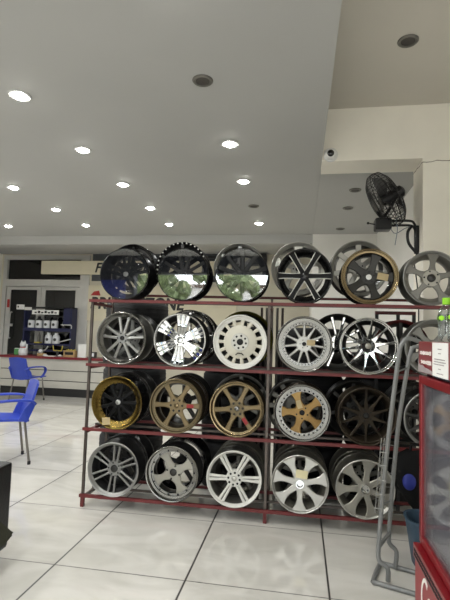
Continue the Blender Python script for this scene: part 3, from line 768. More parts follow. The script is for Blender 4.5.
# blue shelf of bottles behind the counter
SY = 9.38
t = thing('display_shelf', 'dark blue display shelf of white canisters standing before the glass door', 'shelf', (-6.12, SY-0.13, 0))
SW = 1.16
for x in (0, SW-0.03): pbox('upright', 'shelf_blue', t, x, x+0.03, 0, 0.24, 0, 1.86)
for z in (0.92, 1.06, 1.40): pbox('shelf_board', 'shelf_blue', t, 0.03, SW-0.03, 0, 0.24, z-0.07 if z == 1.40 else z-0.04, z)
pbox('top_board', 'letter_black', t, -0.02, SW, -0.02, 0.24, 1.84, 1.87)
pbox('blue_panel', 'shelf_blue', t, SW-0.19, SW-0.03, -0.02, -0.005, 1.47, 1.86)
sg = pbox('header_card', 'paper_white', t, 0.22, 0.86, -0.035, -0.025, 1.70, 1.80)
for k in range(7):
    pbox('lettering', 'letter_black', sg, 0.28+k*0.08, 0.335+k*0.08, -0.037, -0.034, 1.725, 1.735+0.025*(k % 2)+0.02)
lc = pbox('label_card', 'paper_white', t, -0.17, 0.02, -0.035, -0.025, 1.80, 1.91)
pbox('mark', 'letter_black', lc, -0.145, -0.11, -0.037, -0.034, 1.84, 1.88)
pbox('label_card', 'paper_white', t, 0.03, 0.2, -0.035, -0.025, 1.79, 1.855)
for k in range(4):
    x = -5.98 + k*0.19
    b = jar('canister', 'white canister with dark cap on the upper blue shelf, number %s from the left' % ('one', 'two', 'three', 'four')[k], 'canister', (x, SY-0.04, 1.40), 0.075, 0.26, 'bottle_white', 'black_plastic', 'white canisters on the upper blue shelf')
    bm = bmesh.new(); lathe(bm, [(0.0, -0.079), (0.032, -0.079), (0.032, -0.074), (0, -0.074)], 16, 'y'); q = obj('round_label', bm, 'dark_grey', b); q.location = (0.01, 0, 0.08)
for k in range(2):
    b = jar('canister', 'white canister on the lower blue shelf, %s of the pair' % ('left', 'right')[k], 'canister', (-5.54+k*0.185, SY-0.04, 1.06), 0.08, 0.24, 'bottle_white', 'bottle_white', 'white canisters on the lower blue shelf')
    bm = bmesh.new(); lathe(bm, [(0.0, -0.084), (0.034, -0.084), (0.034, -0.079), (0, -0.079)], 16, 'y'); q = obj('round_label', bm, 'dark_grey', b); q.location = (0.01, 0, 0.09)
b = jar('canister', 'dark square bottle with a white emblem right of the upper canisters', 'canister', (-5.17, SY-0.04, 1.40), 0.06, 0.2, 'black_plastic', 'dark_grey')
bm = bmesh.new(); lathe(bm, [(0.0, -0.064), (0.026, -0.064), (0.026, -0.059), (0, -0.059)], 16, 'y'); q = obj('round_label', bm, 'bottle_white', b); q.location = (0.0, 0, 0.08)
tag(pbox('box', 'yellow_paint', None, -5.85, -5.72, SY-0.1, SY, 1.06, 1.09), 'flat yellowish pack lying on the lower blue shelf', 'box')
j = jar('spray_can', 'slim grey spray can on the lower blue shelf', 'can', (-5.82, SY+0.04, 1.06), 0.03, 0.24, 'grey_wheel')
# things on the countertop
def figure_white(p):
    t = thing('lucky_figurine', 'white figurine with red trim standing on the counter behind the blue chair', 'figurine', p)
    bm = bmesh.new(); lathe(bm, [(0, 0), (0.085, 0), (0.10, 0.05), (0.09, 0.12), (0.055, 0.17), (0, 0.18)], 20, 'z'); obj('body', bm, 'bottle_white', t, smooth=60)
    bm = bmesh.new(); bmesh.ops.create_uvsphere(bm, u_segments=16, v_segments=10, radius=0.068, matrix=Matrix.Translation((-0.01, 0, 0.215)))
    for s in (-1, 1):
        bmesh.ops.create_cone(bm, cap_ends=True, segments=8, radius1=0.024, radius2=0.003, depth=0.06, matrix=Matrix.Translation((-0.01+s*0.04, 0, 0.28)))
    obj('head', bm, 'bottle_white', t, smooth=60)
    bm = bmesh.new(); lathe(bm, [(0.07, 0.155), (0.078, 0.165), (0.07, 0.175)], 20, 'z', closed=True); obj('collar', bm, 'letter_red', t, smooth=60)
    bm = bmesh.new(); tube(bm, smooth_path([(0.08, -0.03, 0.10), (0.11, -0.05, 0.15), (0.11, -0.05, 0.23)]), 0.022, 8); obj('raised_paw', bm, 'bottle_white', t, smooth=60)
figure_white(aty(23, 355, 8.95).xy.to_3d() + Vector((0, 0, CTZ)))
g = thing('packet', 'small green packet leaning beside the white figurine', 'packet', (aty(16.5, 355, 8.9).x, 8.9, CTZ), 0.5)
bm = bmesh.new(); box(bm, -0.05, 0.05, -0.02, 0.02, 0, 0.13); obj('body', bm, 'green_paint', g, bevel=0.006)
bm = bmesh.new(); box(bm, -0.045, 0.045, -0.014, 0.014, 0.13, 0.142); obj('flap', bm, 'paper_white', g)
def gadget(x, label):
    t = thing('air_gauge', label, 'tool', (x, 8.95, CTZ), 0.3)
    bm = bmesh.new(); box(bm, -0.09, 0.09, -0.05, 0.05, 0, 0.05); obj('base', bm, 'wood_box', t, bevel=0.006)
    bm = bmesh.new(); tube(bm, smooth_path([(-0.08, 0, 0.05), (-0.05, 0, 0.12), (0.05, 0, 0.11), (0.12, 0, 0.2)]), 0.016, 8); obj('handle', bm, 'silver', t, smooth=50)
    bm = bmesh.new(); bmesh.ops.create_uvsphere(bm, u_segments=14, v_segments=8, radius=0.045, matrix=Matrix.Translation((-0.02, -0.02, 0.09))); obj('dial', bm, 'bottle_white', t, smooth=60)
gadget(aty(42, 352, 8.95).x, 'chromed tool with a white dial on the middle of the counter')
t = thing('clamp', 'yellow metal U-shaped bracket standing on the counter', 'bracket', (aty(57.5, 352, 9.05).x, 9.05, CTZ))
bm = bmesh.new(); tube(bm, [(-0.11, 0, 0.22), (-0.09, 0, 0.11), (0.09, 0, 0.11), (0.11, 0, 0.22)], 0.014, 8); obj('yoke', bm, 'yellow_paint', t, smooth=40)
bm = bmesh.new(); box(bm, -0.02, 0.02, -0.02, 0.02, 0.012, 0.11); box(bm, -0.09, 0.09, -0.05, 0.05, 0, 0.012); obj('base', bm, 'dark_grey', t)
t = thing('crate', 'small open wooden box full of odds and ends on the counter', 'box', (-4.74, 8.86, CTZ))
bm = bmesh.new()
for b_ in ((-0.125, 0.125, -0.06, -0.048, 0.0, 0.045), (-0.125, 0.125, -0.06, -0.048, 0.105, 0.135), (-0.125, -0.095, -0.06, -0.048, 0.045, 0.105), (0.095, 0.125, -0.06, -0.048, 0.045, 0.105), (-0.125, 0.125, 0.048, 0.06, 0, 0.135), (-0.125, -0.113, -0.048, 0.048, 0, 0.135), (0.113, 0.125, -0.048, 0.048, 0, 0.135), (-0.113, 0.113, -0.048, 0.048, 0, 0.012)): box(bm, *b_)
obj('frame', bm, 'wood_box', t)
pbox('dark_insert', 'black_plastic', t, -0.112, 0.112, -0.04, 0.04, 0.013, 0.10)
bm = bmesh.new()
for k in range(9):
    bmesh.ops.create_icosphere(bm, subdivisions=1, radius=0.018, matrix=Matrix.Translation((-0.095+k*0.024, 0.01*(-1)**k, 0.125+0.012*(k % 3))))
ct = obj('contents', bm, 'yellow_paint', t); ct['kind'] = 'stuff'
t = thing('card_holder', 'blank white card stand upright on the counter by the door jamb', 'card', (-4.475, 8.86, CTZ), -0.05)
pbox('card', 'paper_white', t, -0.09, 0.09, -0.01, 0.0, 0.01, 0.275); pbox('foot', 'paper_white', t, -0.09, 0.09, -0.03, 0.06, 0, 0.01)
t = thing('device', 'small grey card machine on the counter right of the white card', 'device', (-4.24, 8.88, CTZ))
pbox('body', 'dark_grey', t, -0.06, 0.06, -0.05, 0.06, 0, 0.12, bevel=0.008); pbox('screen', 'bottle_white', t, -0.045, 0.045, -0.054, -0.05, 0.03, 0.10)
for k, (px, lab) in enumerate(((45, 'small crumpled white tissue on the counter near the chromed tool'), (60, 'crumpled white paper on the counter edge below the yellow bracket'), (50, 'thin white slip lying flat at the counter edge'))):
    bm = bmesh.new()
    if k < 2:
        bmesh.ops.create_icosphere(bm, subdivisions=2, radius=0.05)
        for v in bm.verts: v.co *= random.uniform(0.75, 1.15); v.co.z = max(0, v.co.z*0.6+0.02)
    else: box(bm, -0.12, 0.12, -0.04, 0.04, 0, 0.012)
    o = obj('paper_scrap', bm, 'paper_white', loc=(aty(px, 357, 8.78).x, 8.78, CTZ)); tag(o, lab, 'paper')
t = thing('tool_hook', 'pale metal hook tool fixed beside the blue panel of the shelf', 'tool', (-5.0, SY-0.18, 0))
bm = bmesh.new(); tube(bm, [(-0.2, 0.04, 1.48), (0.05, 0, 1.48), (0.07, 0, 1.46), (0.07, 0, 1.40)], 0.012, 8); obj('hook', bm, 'lamp_ring', t, smooth=50)
bm = bmesh.new(); tube(bm, [(-0.22, 0.04, 1.10), (0.06, 0, 1.17)], 0.014, 8); obj('arm', bm, 'lamp_ring', t, smooth=50)
# ------------------------------------------------------------------ black armchair with olive cloth at the left edge
t = thing('lounge_chair', 'black leather armchair mostly cut off by the left frame edge', 'armchair', (-2.15, 2.12, 0))
pbox('armrest', 'leather_black', t, 0.27, 0.43, -0.46, 0.47, 0.06, 0.565, bevel=0.018)
pbox('armrest', 'leather_black', t, -0.43, -0.27, -0.46, 0.47, 0.06, 0.565, bevel=0.018)
pbox('seat_cushion', 'leather_black', t, -0.265, 0.265, -0.45, 0.30, 0.24, 0.42, bevel=0.04)
pbox('base', 'leather_black', t, -0.27, 0.27, -0.44, 0.46, 0.09, 0.24)
pbox('backrest', 'leather_black', t, -0.265, 0.265, 0.27, 0.46, 0.40, 0.56, bevel=0.03)
for x in (-0.36, 0.36):
    for y in (-0.40, 0.40):
        bm = bmesh.new(); lathe(bm, [(0, 0), (0.022, 0), (0.028, 0.06), (0, 0.06)], 14, 'z'); q = obj('leg', bm, 'leg_steel', t, smooth=40); q.location = (x, y, 0)
# cloth hung over the armrest, its pointed corner towards the shop
bm = bmesh.new()
ca = [(1.70, 0.22), (1.80, 0.21), (1.90, 0.20), (2.00, 0.18), (2.12, 0.16), (2.26, 0.13), (2.40, 0.105), (2.53, 0.10), (2.605, 0.125)]
nv = 7; grid = []
for i, (y, zb) in enumerate(ca):
    ztop = 0.569 if y < 2.13 else 0.569 - (y-2.13)/0.475*0.43
    row = []
    for j in range(nv+1):
        z = ztop + (zb-ztop)*j/nv
        row.append(bm.verts.new((-1.708 + 0.004*math.sin(i*1.9+j*0.4) + 0.008*j/nv, y + 0.008*math.sin(j*0.8), z)))
    grid.append(row)
for i in range(len(ca)-1):
    for j in range(nv): bm.faces.new((grid[i][j], grid[i+1][j], grid[i+1][j+1], grid[i][j+1]))
top = [bm.verts.new((-1.86, v[0].co.y, 0.571)) for v in grid[:5]]
mid = [bm.verts.new((-1.73, v[0].co.y, 0.575)) for v in grid[:5]]
for i in range(4):
    bm.faces.new((grid[i][0], mid[i], mid[i+1], grid[i+1][0])); bm.faces.new((mid[i], top[i], top[i+1], mid[i+1]))
o = obj('jacket', bm, 'cloth_olive', smooth=60); sm_ = o.modifiers.new('solid', 'SOLIDIFY'); sm_.thickness = 0.005; sm_.offset = 1
tag(o, 'dark olive cloth hung over the black armchair at the left frame edge', 'jacket')

# ------------------------------------------------------------------ wall fan
t = thing('wall_fan', 'black caged industrial fan on a wall arm above the right end of the rack', 'fan', (1.093, 4.47, 2.40))
fw = lambda p: (p - Vector((1.093, 4.47, 2.40)))
pbox('wall_plate', 'fan_black', t, -0.03, -0.001, -0.045, 0.045, -0.20, 0.06, bevel=0.006)
bm = bmesh.new()
for dz in (0.115, 0.07): tube(bm, smooth_path([(-0.26, 0, dz), (-0.08, 0, dz), (-0.035, 0, dz-0.03), (-0.022, 0, dz-0.10), (-0.022, 0, -0.12)]), 0.0115, 8)
obj('arm', bm, 'fan_black', t, smooth=50)
bm = bmesh.new(); tube(bm, smooth_path([(-0.06, -0.03, 0.06), (-0.10, -0.03, 0.0), (-0.095, -0.03, -0.10), (-0.05, -0.03, -0.17), (-0.012, -0.03, -0.21), (-0.03, -0.03, -0.16), (-0.02, -0.03, -0.05)]), 0.014, 8)
obj('strut', bm, 'fan_black', t, smooth=50)
sb = pbox('switch_box', 'fan_black', t, -0.40, -0.25, -0.07, 0.07, 0.02, 0.135, bevel=0.015)
bm = bmesh.new(); tube(bm, [(-0.40, -0.03, 0.075), (-0.46, -0.04, 0.085)], 0.006, 6); bmesh.ops.create_uvsphere(bm, u_segments=10, v_segments=6, radius=0.013, matrix=Matrix.Translation((-0.465, -0.04, 0.086))); obj('knob', bm, 'fan_black', sb, smooth=50)
hubp = Vector((-0.30, 0.0, 0.325)); ax_ = Vector((-0.84, 0.02, -0.48)).normalized()
q_ = ax_.to_track_quat('Y', 'Z'); RM = q_.to_matrix().to_4x4(); RM.translation = hubp
def fan_part(name, bm, m, **k):
    bmesh.ops.transform(bm, matrix=RM, verts=bm.verts); return obj(name, bm, m, t, **k)
CR = 0.278
def cage(sgn):
    bm = bmesh.new()
    for rr, yy in ((CR, 0.0), (CR*0.97, 0.045), (CR*0.78, 0.085), (CR*0.52, 0.105), (CR*0.25, 0.112)):
        tube(bm, [(rr*math.cos(2*PI*k/40), sgn*yy, rr*math.sin(2*PI*k/40)) for k in range(40)], 0.0045 if rr == CR else 0.0028, 5, closed=True)
    for k in range(44):
        a = 2*PI*k/44; c, s = math.cos(a), math.sin(a)
        tube(bm, [(r_*c, sgn*y_, r_*s) for r_, y_ in ((CR, 0.0), (CR*0.97, 0.045), (CR*0.78, 0.085), (CR*0.52, 0.105), (CR*0.22, 0.112))], 0.0026, 4)
    lathe(bm, [(0, sgn*0.118), (CR*0.22, sgn*0.114), (CR*0.22, sgn*0.108), (0, sgn*0.108)], 20)
    return bm
fan_part('front_grille', cage(1), 'fan_black'); fan_part('rear_grille', cage(-1), 'fan_black')
for k in range(3):
    bm = bmesh.new(); g = []
    for i in range(9):
        r_ = 0.05 + 0.20*i/8; row = []
        for j in range(6):
            a = k*2*PI/3 + (j/5-0.5)*(1.1 - 0.25*i/8) + 0.25*i/8
            row.append(bm.verts.new((r_*math.cos(a), 0.028*(j/5-0.5)*2*-1, r_*math.sin(a))))
        g.append(row)
    for i in range(8):
        for j in range(5): bm.faces.new((g[i][j], g[i+1][j], g[i+1][j+1], g[i][j+1]))
    b = fan_part('blade', bm, 'dark_grey', smooth=60); so = b.modifiers.new('solid', 'SOLIDIFY'); so.thickness = 0.004
bm = bmesh.new(); lathe(bm, [(0, 0.05), (0.045, 0.045), (0.055, 0.02), (0.05, -0.10), (0.058, -0.11), (0.058, -0.17), (0.035, -0.19), (0, -0.19)], 24); fan_part('motor', bm, 'fan_black', smooth=40)
mp = RM @ Vector((0, -0.13, 0))
bm = bmesh.new(); tube(bm, [(-0.325, -0.0, 0.13), tuple(mp + Vector((-0.05, 0, -0.12))), tuple(mp)], 0.015, 8); obj('neck', bm, 'fan_black', t, smooth=50)
bm = bmesh.new(); tube(bm, smooth_path([tuple(mp), tuple(mp+Vector((0.05, -0.06, -0.2))), (-0.21, -0.06, 0.12), (-0.20, -0.06, 0.02), (-0.22, -0.05, -0.13)]), 0.004, 6); obj('cable', bm, 'cable_grey', t, smooth=50)
bm = bmesh.new(); tube(bm, smooth_path([(-0.27, -0.06, 0.04), (-0.22, -0.06, -0.02), (-0.13, -0.05, 0.03), (-0.08, -0.03, 0.05)]), 0.004, 6); obj('cable', bm, 'cable_grey', t, smooth=50)
bm = bmesh.new(); tube(bm, smooth_path([(-0.02, -0.05, -0.2), (-0.05, -0.06, -0.28), (-0.04, -0.06, -0.38), (-0.015, -0.06, -0.62), (-0.013, -0.06, -0.9)]), 0.006, 6); obj('cable', bm, 'black_plastic', t, smooth=50)

# dome camera on the beam
cp = aty(330, 153, 4.24)
t = thing('security_camera', 'white dome security camera at the left end of the plaster beam', 'camera', (cp.x+0.01, 4.3, cp.z))
bm = bmesh.new(); lathe(bm, [(0.066, -0.001), (0.066, -0.02), (0.058, -0.028), (0, -0.028)], 28); obj('base', bm, 'paper_white', t, smooth=40)
bm = bmesh.new(); bmesh.ops.create_uvsphere(bm, u_segments=24, v_segments=14, radius=0.056, matrix=Matrix.Translation((0, -0.05, -0.005))); obj('ball', bm, 'paper_white', t, smooth=80)
bm = bmesh.new(); bmesh.ops.create_uvsphere(bm, u_segments=18, v_segments=10, radius=0.034, matrix=Matrix.Translation((-0.004, -0.088, -0.012)) @ Matrix.Diagonal((1, 0.7, 1, 1))); obj('lens', bm, 'black_gloss', t, smooth=80)

# ------------------------------------------------------------------ red drinks cooler
FX = 0.543
t = thing('drinks_cooler', 'red glass-door drinks cooler with white script lettering at the right edge', 'cooler', (FX, 1.70, 0))
fd, fh, fwid = 0.52, 1.375, 0.50       # depth (x), height, width along y: 1.70 .. 2.20
bm = bmesh.new()
box(bm, 0.03, fd, 0, 0.02, 0.03, fh, 1); box(bm, 0.03, fd, fwid-0.02, fwid, 0.03, fh, 1); box(bm, fd-0.02, fd, 0.02, fwid-0.02, 0.03, fh, 1)
box(bm, 0.03, fd-0.02, 0.02, fwid-0.02, fh-0.02, fh); box(bm, 0.03, fd-0.02, 0.02, fwid-0.02, 0.46, 0.49)
obj('cabinet', bm, ['cooler_red', 'dark_grey'], t, bevel=0.004)
bm = bmesh.new(); box(bm, 0.05, fd-0.021, 0.021, fwid-0.021, 0.491, 0.50); box(bm, fd-0.03, fd-0.021, 0.021, fwid-0.021, 0.50, 1.23); box(bm, 0.05, fd-0.03, fwid-0.03, fwid-0.021, 0.5, 1.23); box(bm, 0.05, fd-0.03, 0.021, 0.03, 0.5, 1.23)
obj('liner', bm, 'cooler_inside', t)
for z in (0.74, 0.98):
    bm = bmesh.new()
    for k in range(14): tube(bm, [(0.06, 0.04+k*0.032, z), (fd-0.04, 0.04+k*0.032, z)], 0.002, 5)
    tube(bm, [(0.06, 0.035, z), (0.06, fwid-0.035, z)], 0.004, 6); obj('wire_shelf', bm, 'wire_steel', t)
hd = pbox('header', 'cooler_red', t, -0.005, 0.03, 0.0, fwid, 1.235, fh, bevel=0.006)
# white lettering (illegible brush strokes) and the paper notice on the header
bm = bmesh.new(); rnd = random.Random(3)
for z, y1 in ((1.325, 0.465), (1.285, 0.45)):
    y = y1
    while y > 0.295:
        wv = rnd.uniform(0.010, 0.018); hv = rnd.uniform(0.010, 0.018)
        box(bm, -0.008, -0.005, y-wv, y-wv*0.62, z-hv*0.5, z+hv*0.5); box(bm, -0.008, -0.005, y-wv*0.5, y, z-hv*0.5, z-hv*0.5+0.004); box(bm, -0.008, -0.005, y-wv*0.4, y-wv*0.1, z+0.001, z+hv*0.5)
        y -= wv + 0.005
obj('lettering', bm, 'letter_white', hd)
bm = bmesh.new()
pts = [(0.497, 1.300), (0.485, 1.275), (0.46, 1.268), (0.43, 1.272), (0.40, 1.262), (0.36, 1.262), (0.30, 1.256), (0.275, 1.25)]
vt = [bm.verts.new((-0.0065, y, z)) for y, z in pts]; vb = [bm.verts.new((-0.0065, y, 1.240)) for y, z in pts]
for k in range(len(pts)-1): bm.faces.new((vt[k], vt[k+1], vb[k+1], vb[k]))
e_ = bmesh.ops.extrude_face_region(bm, geom=list(bm.faces)); bmesh.ops.translate(bm, verts=[v for v in e_['geom'] if isinstance(v, bmesh.types.BMVert)], vec=(0.002, 0, 0))
obj('frost_graphic', bm, 'letter_grey', hd)
nt_ = pbox('notice', 'paper_white', hd, -0.0075, -0.005, 0.075, 0.272, 1.238, 1.372)
nt_['label'] = 'white paper notice'
bm = bmesh.new()
for z, a, b_ in ((1.345, 0.15, 0.20), (1.328, 0.16, 0.19), (1.305, 0.11, 0.24), (1.295, 0.10, 0.25), (1.285, 0.12, 0.24), (1.268, 0.16, 0.19), (1.25, 0.13, 0.21)):
    y = a
    while y < b_: box(bm, -0.0085, -0.0074, y, y+0.012, z, z+0.0035); y += 0.017
obj('print', bm, 'letter_grey', nt_)
# door
bm = bmesh.new()
for b_ in ((0.0, 0.035, 0.49, 1.222), (fwid-0.035, fwid, 0.49, 1.222)): box(bm, -0.004, 0.03, b_[0], b_[1], b_[2], b_[3])
box(bm, -0.004, 0.03, 0.035, fwid-0.035, 1.185, 1.222); box(bm, -0.004, 0.03, 0.035, fwid-0.035, 0.49, 0.525)
dr = obj('door', bm, 'cooler_red', t, bevel=0.004)
pbox('pane', 'cooler_glass', dr, 0.008, 0.014, 0.035, fwid-0.035, 0.525, 1.185)
pbox('gasket', 'dark_grey', dr, 0.015, 0.028, fwid-0.075, fwid-0.037, 0.527, 1.183)
pbox('handle', 'dark_grey', dr, -0.018, -0.0041, 0.008, 0.026, 0.80, 0.86, bevel=0.004)
# lower panel with vent and script
kp = pbox('kick_panel', 'cooler_red_light', t, -0.022, 0.03, 0.0, fwid, 0.03, 0.425, bevel=0.004)
bm = bmesh.new(); box(bm, -0.03, 0.03, 0, fwid, 0.425, 0.485); vn = obj('vent_frame', bm, 'cooler_red', t, bevel=0.003)
bm = bmesh.new()
for z in (0.443, 0.462):
    for k in range(12): box(bm, -0.0315, -0.0301, 0.02+k*0.039, 0.052+k*0.039, z-0.006, z+0.006)
obj('slot', bm, 'dark_hole', vn)
text_mesh('lettering', 'Coca-Cola', 0.20, 'letter_white', kp, (-0.0235, 0.41, 0.275), (PI/2, 0, -PI/2), shear=0.4, depth=0.001, sx=0.62)
for x in (0.07, fd-0.06):
    for y in (0.05, fwid-0.05):
        bm = bmesh.new(); lathe(bm, [(0, 0), (0.02, 0), (0.02, 0.03), (0, 0.03)], 12, 'z'); q = obj('foot', bm, 'black_plastic', t); q.location = (x, y, 0)

# water bottles on the cooler
def make_bottle(label, p):
    t = thing('water_bottle', label, 'bottle', p, 0, 'water bottles on the red cooler')
    R_ = 0.0395
    bm = bmesh.new(); lathe(bm, [(0, 0), (R_*0.85, 0), (R_, 0.008), (R_*0.96, 0.03), (R_, 0.036), (R_*0.96, 0.045), (R_, 0.054), (R_*0.96, 0.063), (R_, 0.072), (R_, 0.11), (R_*0.92, 0.135), (R_*0.5, 0.158), (R_*0.42, 0.165), (R_*0.42, 0.172), (0, 0.172)], 24, 'z')
    obj('body', bm, 'bottle_clear', t, smooth=50)
    bm = bmesh.new(); lathe(bm, [(R_+0.0006, 0.088), (R_+0.001, 0.089), (R_+0.001, 0.115), (R_+0.0006, 0.116)], 24, 'z'); obj('label_band', bm, 'bottle_clear', t, smooth=50)
    for k in range(5):
        a = 2*PI*k/5
        bm = bmesh.new(); bmesh.ops.create_icosphere(bm, subdivisions=1, radius=0.013, matrix=Matrix.Translation(((R_+0.001)*math.cos(a), (R_+0.001)*math.sin(a), 0.1)) @ Matrix.Rotation(a, 4, 'Z') @ Matrix.Diagonal((0.1, 1.2, 0.9, 1)))
        obj('leaf_print', bm, 'lime', t)
    bm = bmesh.new(); lathe(bm, [(R_*0.55, 0.158), (R_*0.56, 0.186), (0, 0.187)], 20, 'z'); obj('cap', bm, 'lime', t, smooth=40)
    return t
b0 = make_bottle('clear water bottle on the red cooler, the leftmost one', (0.615, 2.03, 1.375))
for (x, y, lab) in ((0.625, 1.94, 'clear water bottle on the red cooler, second from the left'), (0.705, 2.03, 'clear water bottle on the red cooler in the second line'), (0.65, 1.85, 'clear water bottle on the red cooler, at the right frame edge')):
    dup(b0, (x, y, 1.375), None, lab)

# ------------------------------------------------------------------ grey tubular stand
t = thing('display_stand', 'grey tubular steel stand with U-shaped base and hooked top beside the cooler', 'stand', (0.55, 2.85, 0))
off = Vector((0.55, 2.85, 0))
rt = 0.0135
b1, b2 = Vector((0.43, 2.77, rt)), Vector((0.51, 2.99, rt))
base = [Vector((1.0, 2.56, rt)), Vector((0.72, 2.66, rt)), Vector((0.46, 2.755, rt)), Vector((0.435, 2.78, rt)), Vector((0.505, 2.985, rt)), Vector((0.53, 2.995, rt)), Vector((0.76, 2.90, rt)), Vector((1.08, 2.77, rt))]
bm = bmesh.new(); tube(bm, smooth_path([p-off for p in base], 4), rt, 10); obj('base_loop', bm, 'stand_grey', t, smooth=50)
U1 = [aty(388, 583, 2.79), aty(387.5, 568, 2.79), aty(379, 560, 2.80), aty(379, 540, 2.81), aty(384, 480, 2.84), aty(390.5, 420, 2.87), aty(399, 355, 2.90), aty(402, 344, 2.90), aty(406, 339, 2.90), aty(412, 339, 2.91), aty(420, 342, 2.93)]
U2 = [aty(395, 567, 2.955), aty(396.5, 552, 2.955), aty(390, 544, 2.955), aty(389, 535, 2.955), aty(393, 480, 2.965), aty(399, 420, 2.98), aty(408, 365, 3.0), aty(411, 352, 3.0), aty(414, 347, 3.0), aty(424, 348, 3.01)]
U1[0].z = rt; U2[0].z = rt
bm = bmesh.new(); tube(bm, smooth_path([p-off for p in U1], 4), rt, 10); obj('upright', bm, 'stand_grey', t, smooth=50)
bm = bmesh.new(); tube(bm, smooth_path([p-off for p in U2], 4), rt*0.95, 10); obj('upright', bm, 'stand_grey', t, smooth=50)
bm = bmesh.new(); tube(bm, [aty(379.5, 546, 2.81)-off, aty(389.5, 533, 2.955)-off], rt*0.85, 8); obj('brace', bm, 'stand_grey', t, smooth=50)
for (ya, yb) in ((372, 368), (505, 500)):
    bm = bmesh.new(); tube(bm, [aty(397-(ya-372)*0.115, ya, 2.88)-off, aty(407-(yb-368)*0.115, yb, 2.98)-off], 0.005, 6)
    obj('cross_rod', bm, 'stand_grey', t, smooth=50)
# wire pocket hooked on the stand
bm = bmesh.new()
def wp(x, y, Y): return aty(x, y, Y)-off
for y in (450, 463, 478, 492, 506): tube(bm, [wp(398-(y-440)*0.06, y-4, 2.99), wp(384-(y-440)*0.10, y-6, 2.92), wp(381-(y-440)*0.10, y+2, 2.80), wp(389-(y-440)*0.08, y+3, 2.79)], 0.003, 5)
for x, Y in ((381.5, 2.80), (384.5, 2.88), (388.5, 2.79)):
    tube(bm, [wp(x, 438, Y), wp(x-3, 470, Y), wp(x-6.5, 512, Y)], 0.003, 5)
tube(bm, [wp(375, 512, 2.80), wp(384, 517, 2.86), wp(393, 504, 2.99)], 0.003, 5)
obj('wire_pocket', bm, 'wire_steel', t)

# ------------------------------------------------------------------ bin, bag and odd pieces at the right
t = thing('waste_bin', 'blue-grey plastic bin standing on the floor behind the red cooler', 'bin', (0.84, 3.08, 0))
def ring(bm, rx, ry, z, n=28): return [bm.verts.new((rx*math.copysign(abs(math.cos(a))**0.7, math.cos(a)), ry*math.copysign(abs(math.sin(a))**0.7, math.sin(a)), z)) for a in [2*PI*k/n for k in range(n)]]
bm = bmesh.new()
rs = [ring(bm, 0.125, 0.105, 0.0), ring(bm, 0.165, 0.135, 0.265), ring(bm, 0.172, 0.142, 0.265), ring(bm, 0.172, 0.142, 0.278), ring(bm, 0.158, 0.128, 0.278), ring(bm, 0.12, 0.10, 0.02)]
for A, B in zip(rs, rs[1:]):
    for k in range(28): bm.faces.new((A[k], A[(k+1) % 28], B[(k+1) % 28], B[k]))
bm.faces.new(rs[0]); bm.faces.new(rs[-1])
obj('body', bm, 'bin_blue', t, smooth=50)
bm = bmesh.new()
bmesh.ops.create_icosphere(bm, subdivisions=2, radius=0.07, matrix=Matrix.Translation((0.0, 0, 0.245)))
for v in bm.verts: v.co += Vector((random.uniform(-1, 1), random.uniform(-1, 1), random.uniform(-1, 1)))*0.018
obj('liner_paper', bm, 'paper_white', t)

bgp = Vector((0.80, 3.33, 0))
t = thing('backpack', 'black bag with a round blue patch hanging from the rack behind the grey stand', 'bag', bgp)
bm = bmesh.new(); rs = []
for z, rx, ry, dx in ((0.13, 0.03, 0.02, 0.16), (0.18, 0.09, 0.035, 0.12), (0.27, 0.13, 0.05, 0.08), (0.38, 0.165, 0.06, 0.03), (0.50, 0.17, 0.06, 0.0), (0.58, 0.14, 0.05, 0.0), (0.625, 0.07, 0.03, 0.0)):
    rs.append([bm.verts.new((dx + rx*math.cos(a), ry*math.sin(a), z + 0.01*math.sin(3*a))) for a in [2*PI*k/24 for k in range(24)]])
for A, B in zip(rs, rs[1:]):
    for k in range(24): bm.faces.new((A[k], A[(k+1) % 24], B[(k+1) % 24], B[k]))
bm.faces.new(rs[0]); bm.faces.new(rs[-1]); obj('body', bm, 'bag_black', t, smooth=70)
bm = bmesh.new(); bmesh.ops.create_uvsphere(bm, u_segments=20, v_segments=12, radius=0.058, matrix=Matrix.Translation((-0.055, -0.046, 0.43)) @ Matrix.Diagonal((0.8, 0.4, 1.0, 1))); obj('blue_patch', bm, 'bag_blue', t, smooth=80)
bm = bmesh.new(); tube(bm, smooth_path([(-0.04, -0.0, 0.62), (-0.03, 0.01, 0.66), (0.03, 0.01, 0.66), (0.05, 0, 0.62)]), 0.01, 8); obj('strap', bm, 'bag_black', t, smooth=60)

# narrow red side table / frame behind the right end of the rack
t = thing('steel_table', 'dark red square frame standing between the rack and the column', 'stand', (0.62, 3.925, 0))
pbox('top_rail', 'rail_red', t, 0, 0.32, 0, 0.03, 1.585, 1.612)
for x in (0.0, 0.17, 0.295): pbox('upright', 'dark_grey', t, x, x+0.025, 0, 0.025, 0, 1.585)
pbox('lower_rail', 'rail_red', t, 0.02, 0.30, 0.002, 0.022, 0.62, 0.645)
# bundle of upright rods behind the middle post
for k in range(5):
    bm = bmesh.new(); lathe(bm, [(0, 0), (0.011, 0), (0.011, 1.62), (0, 1.62)], 8, 'z')
    o = obj('metal_rod', bm, 'grey_wheel' if k % 2 else 'post_steel', loc=(-0.33+0.045*k, 3.92, 0), smooth=40); tag(o, 'upright grey metal rod in the bundle behind the middle rack post', 'rod', 'rods behind the middle post')

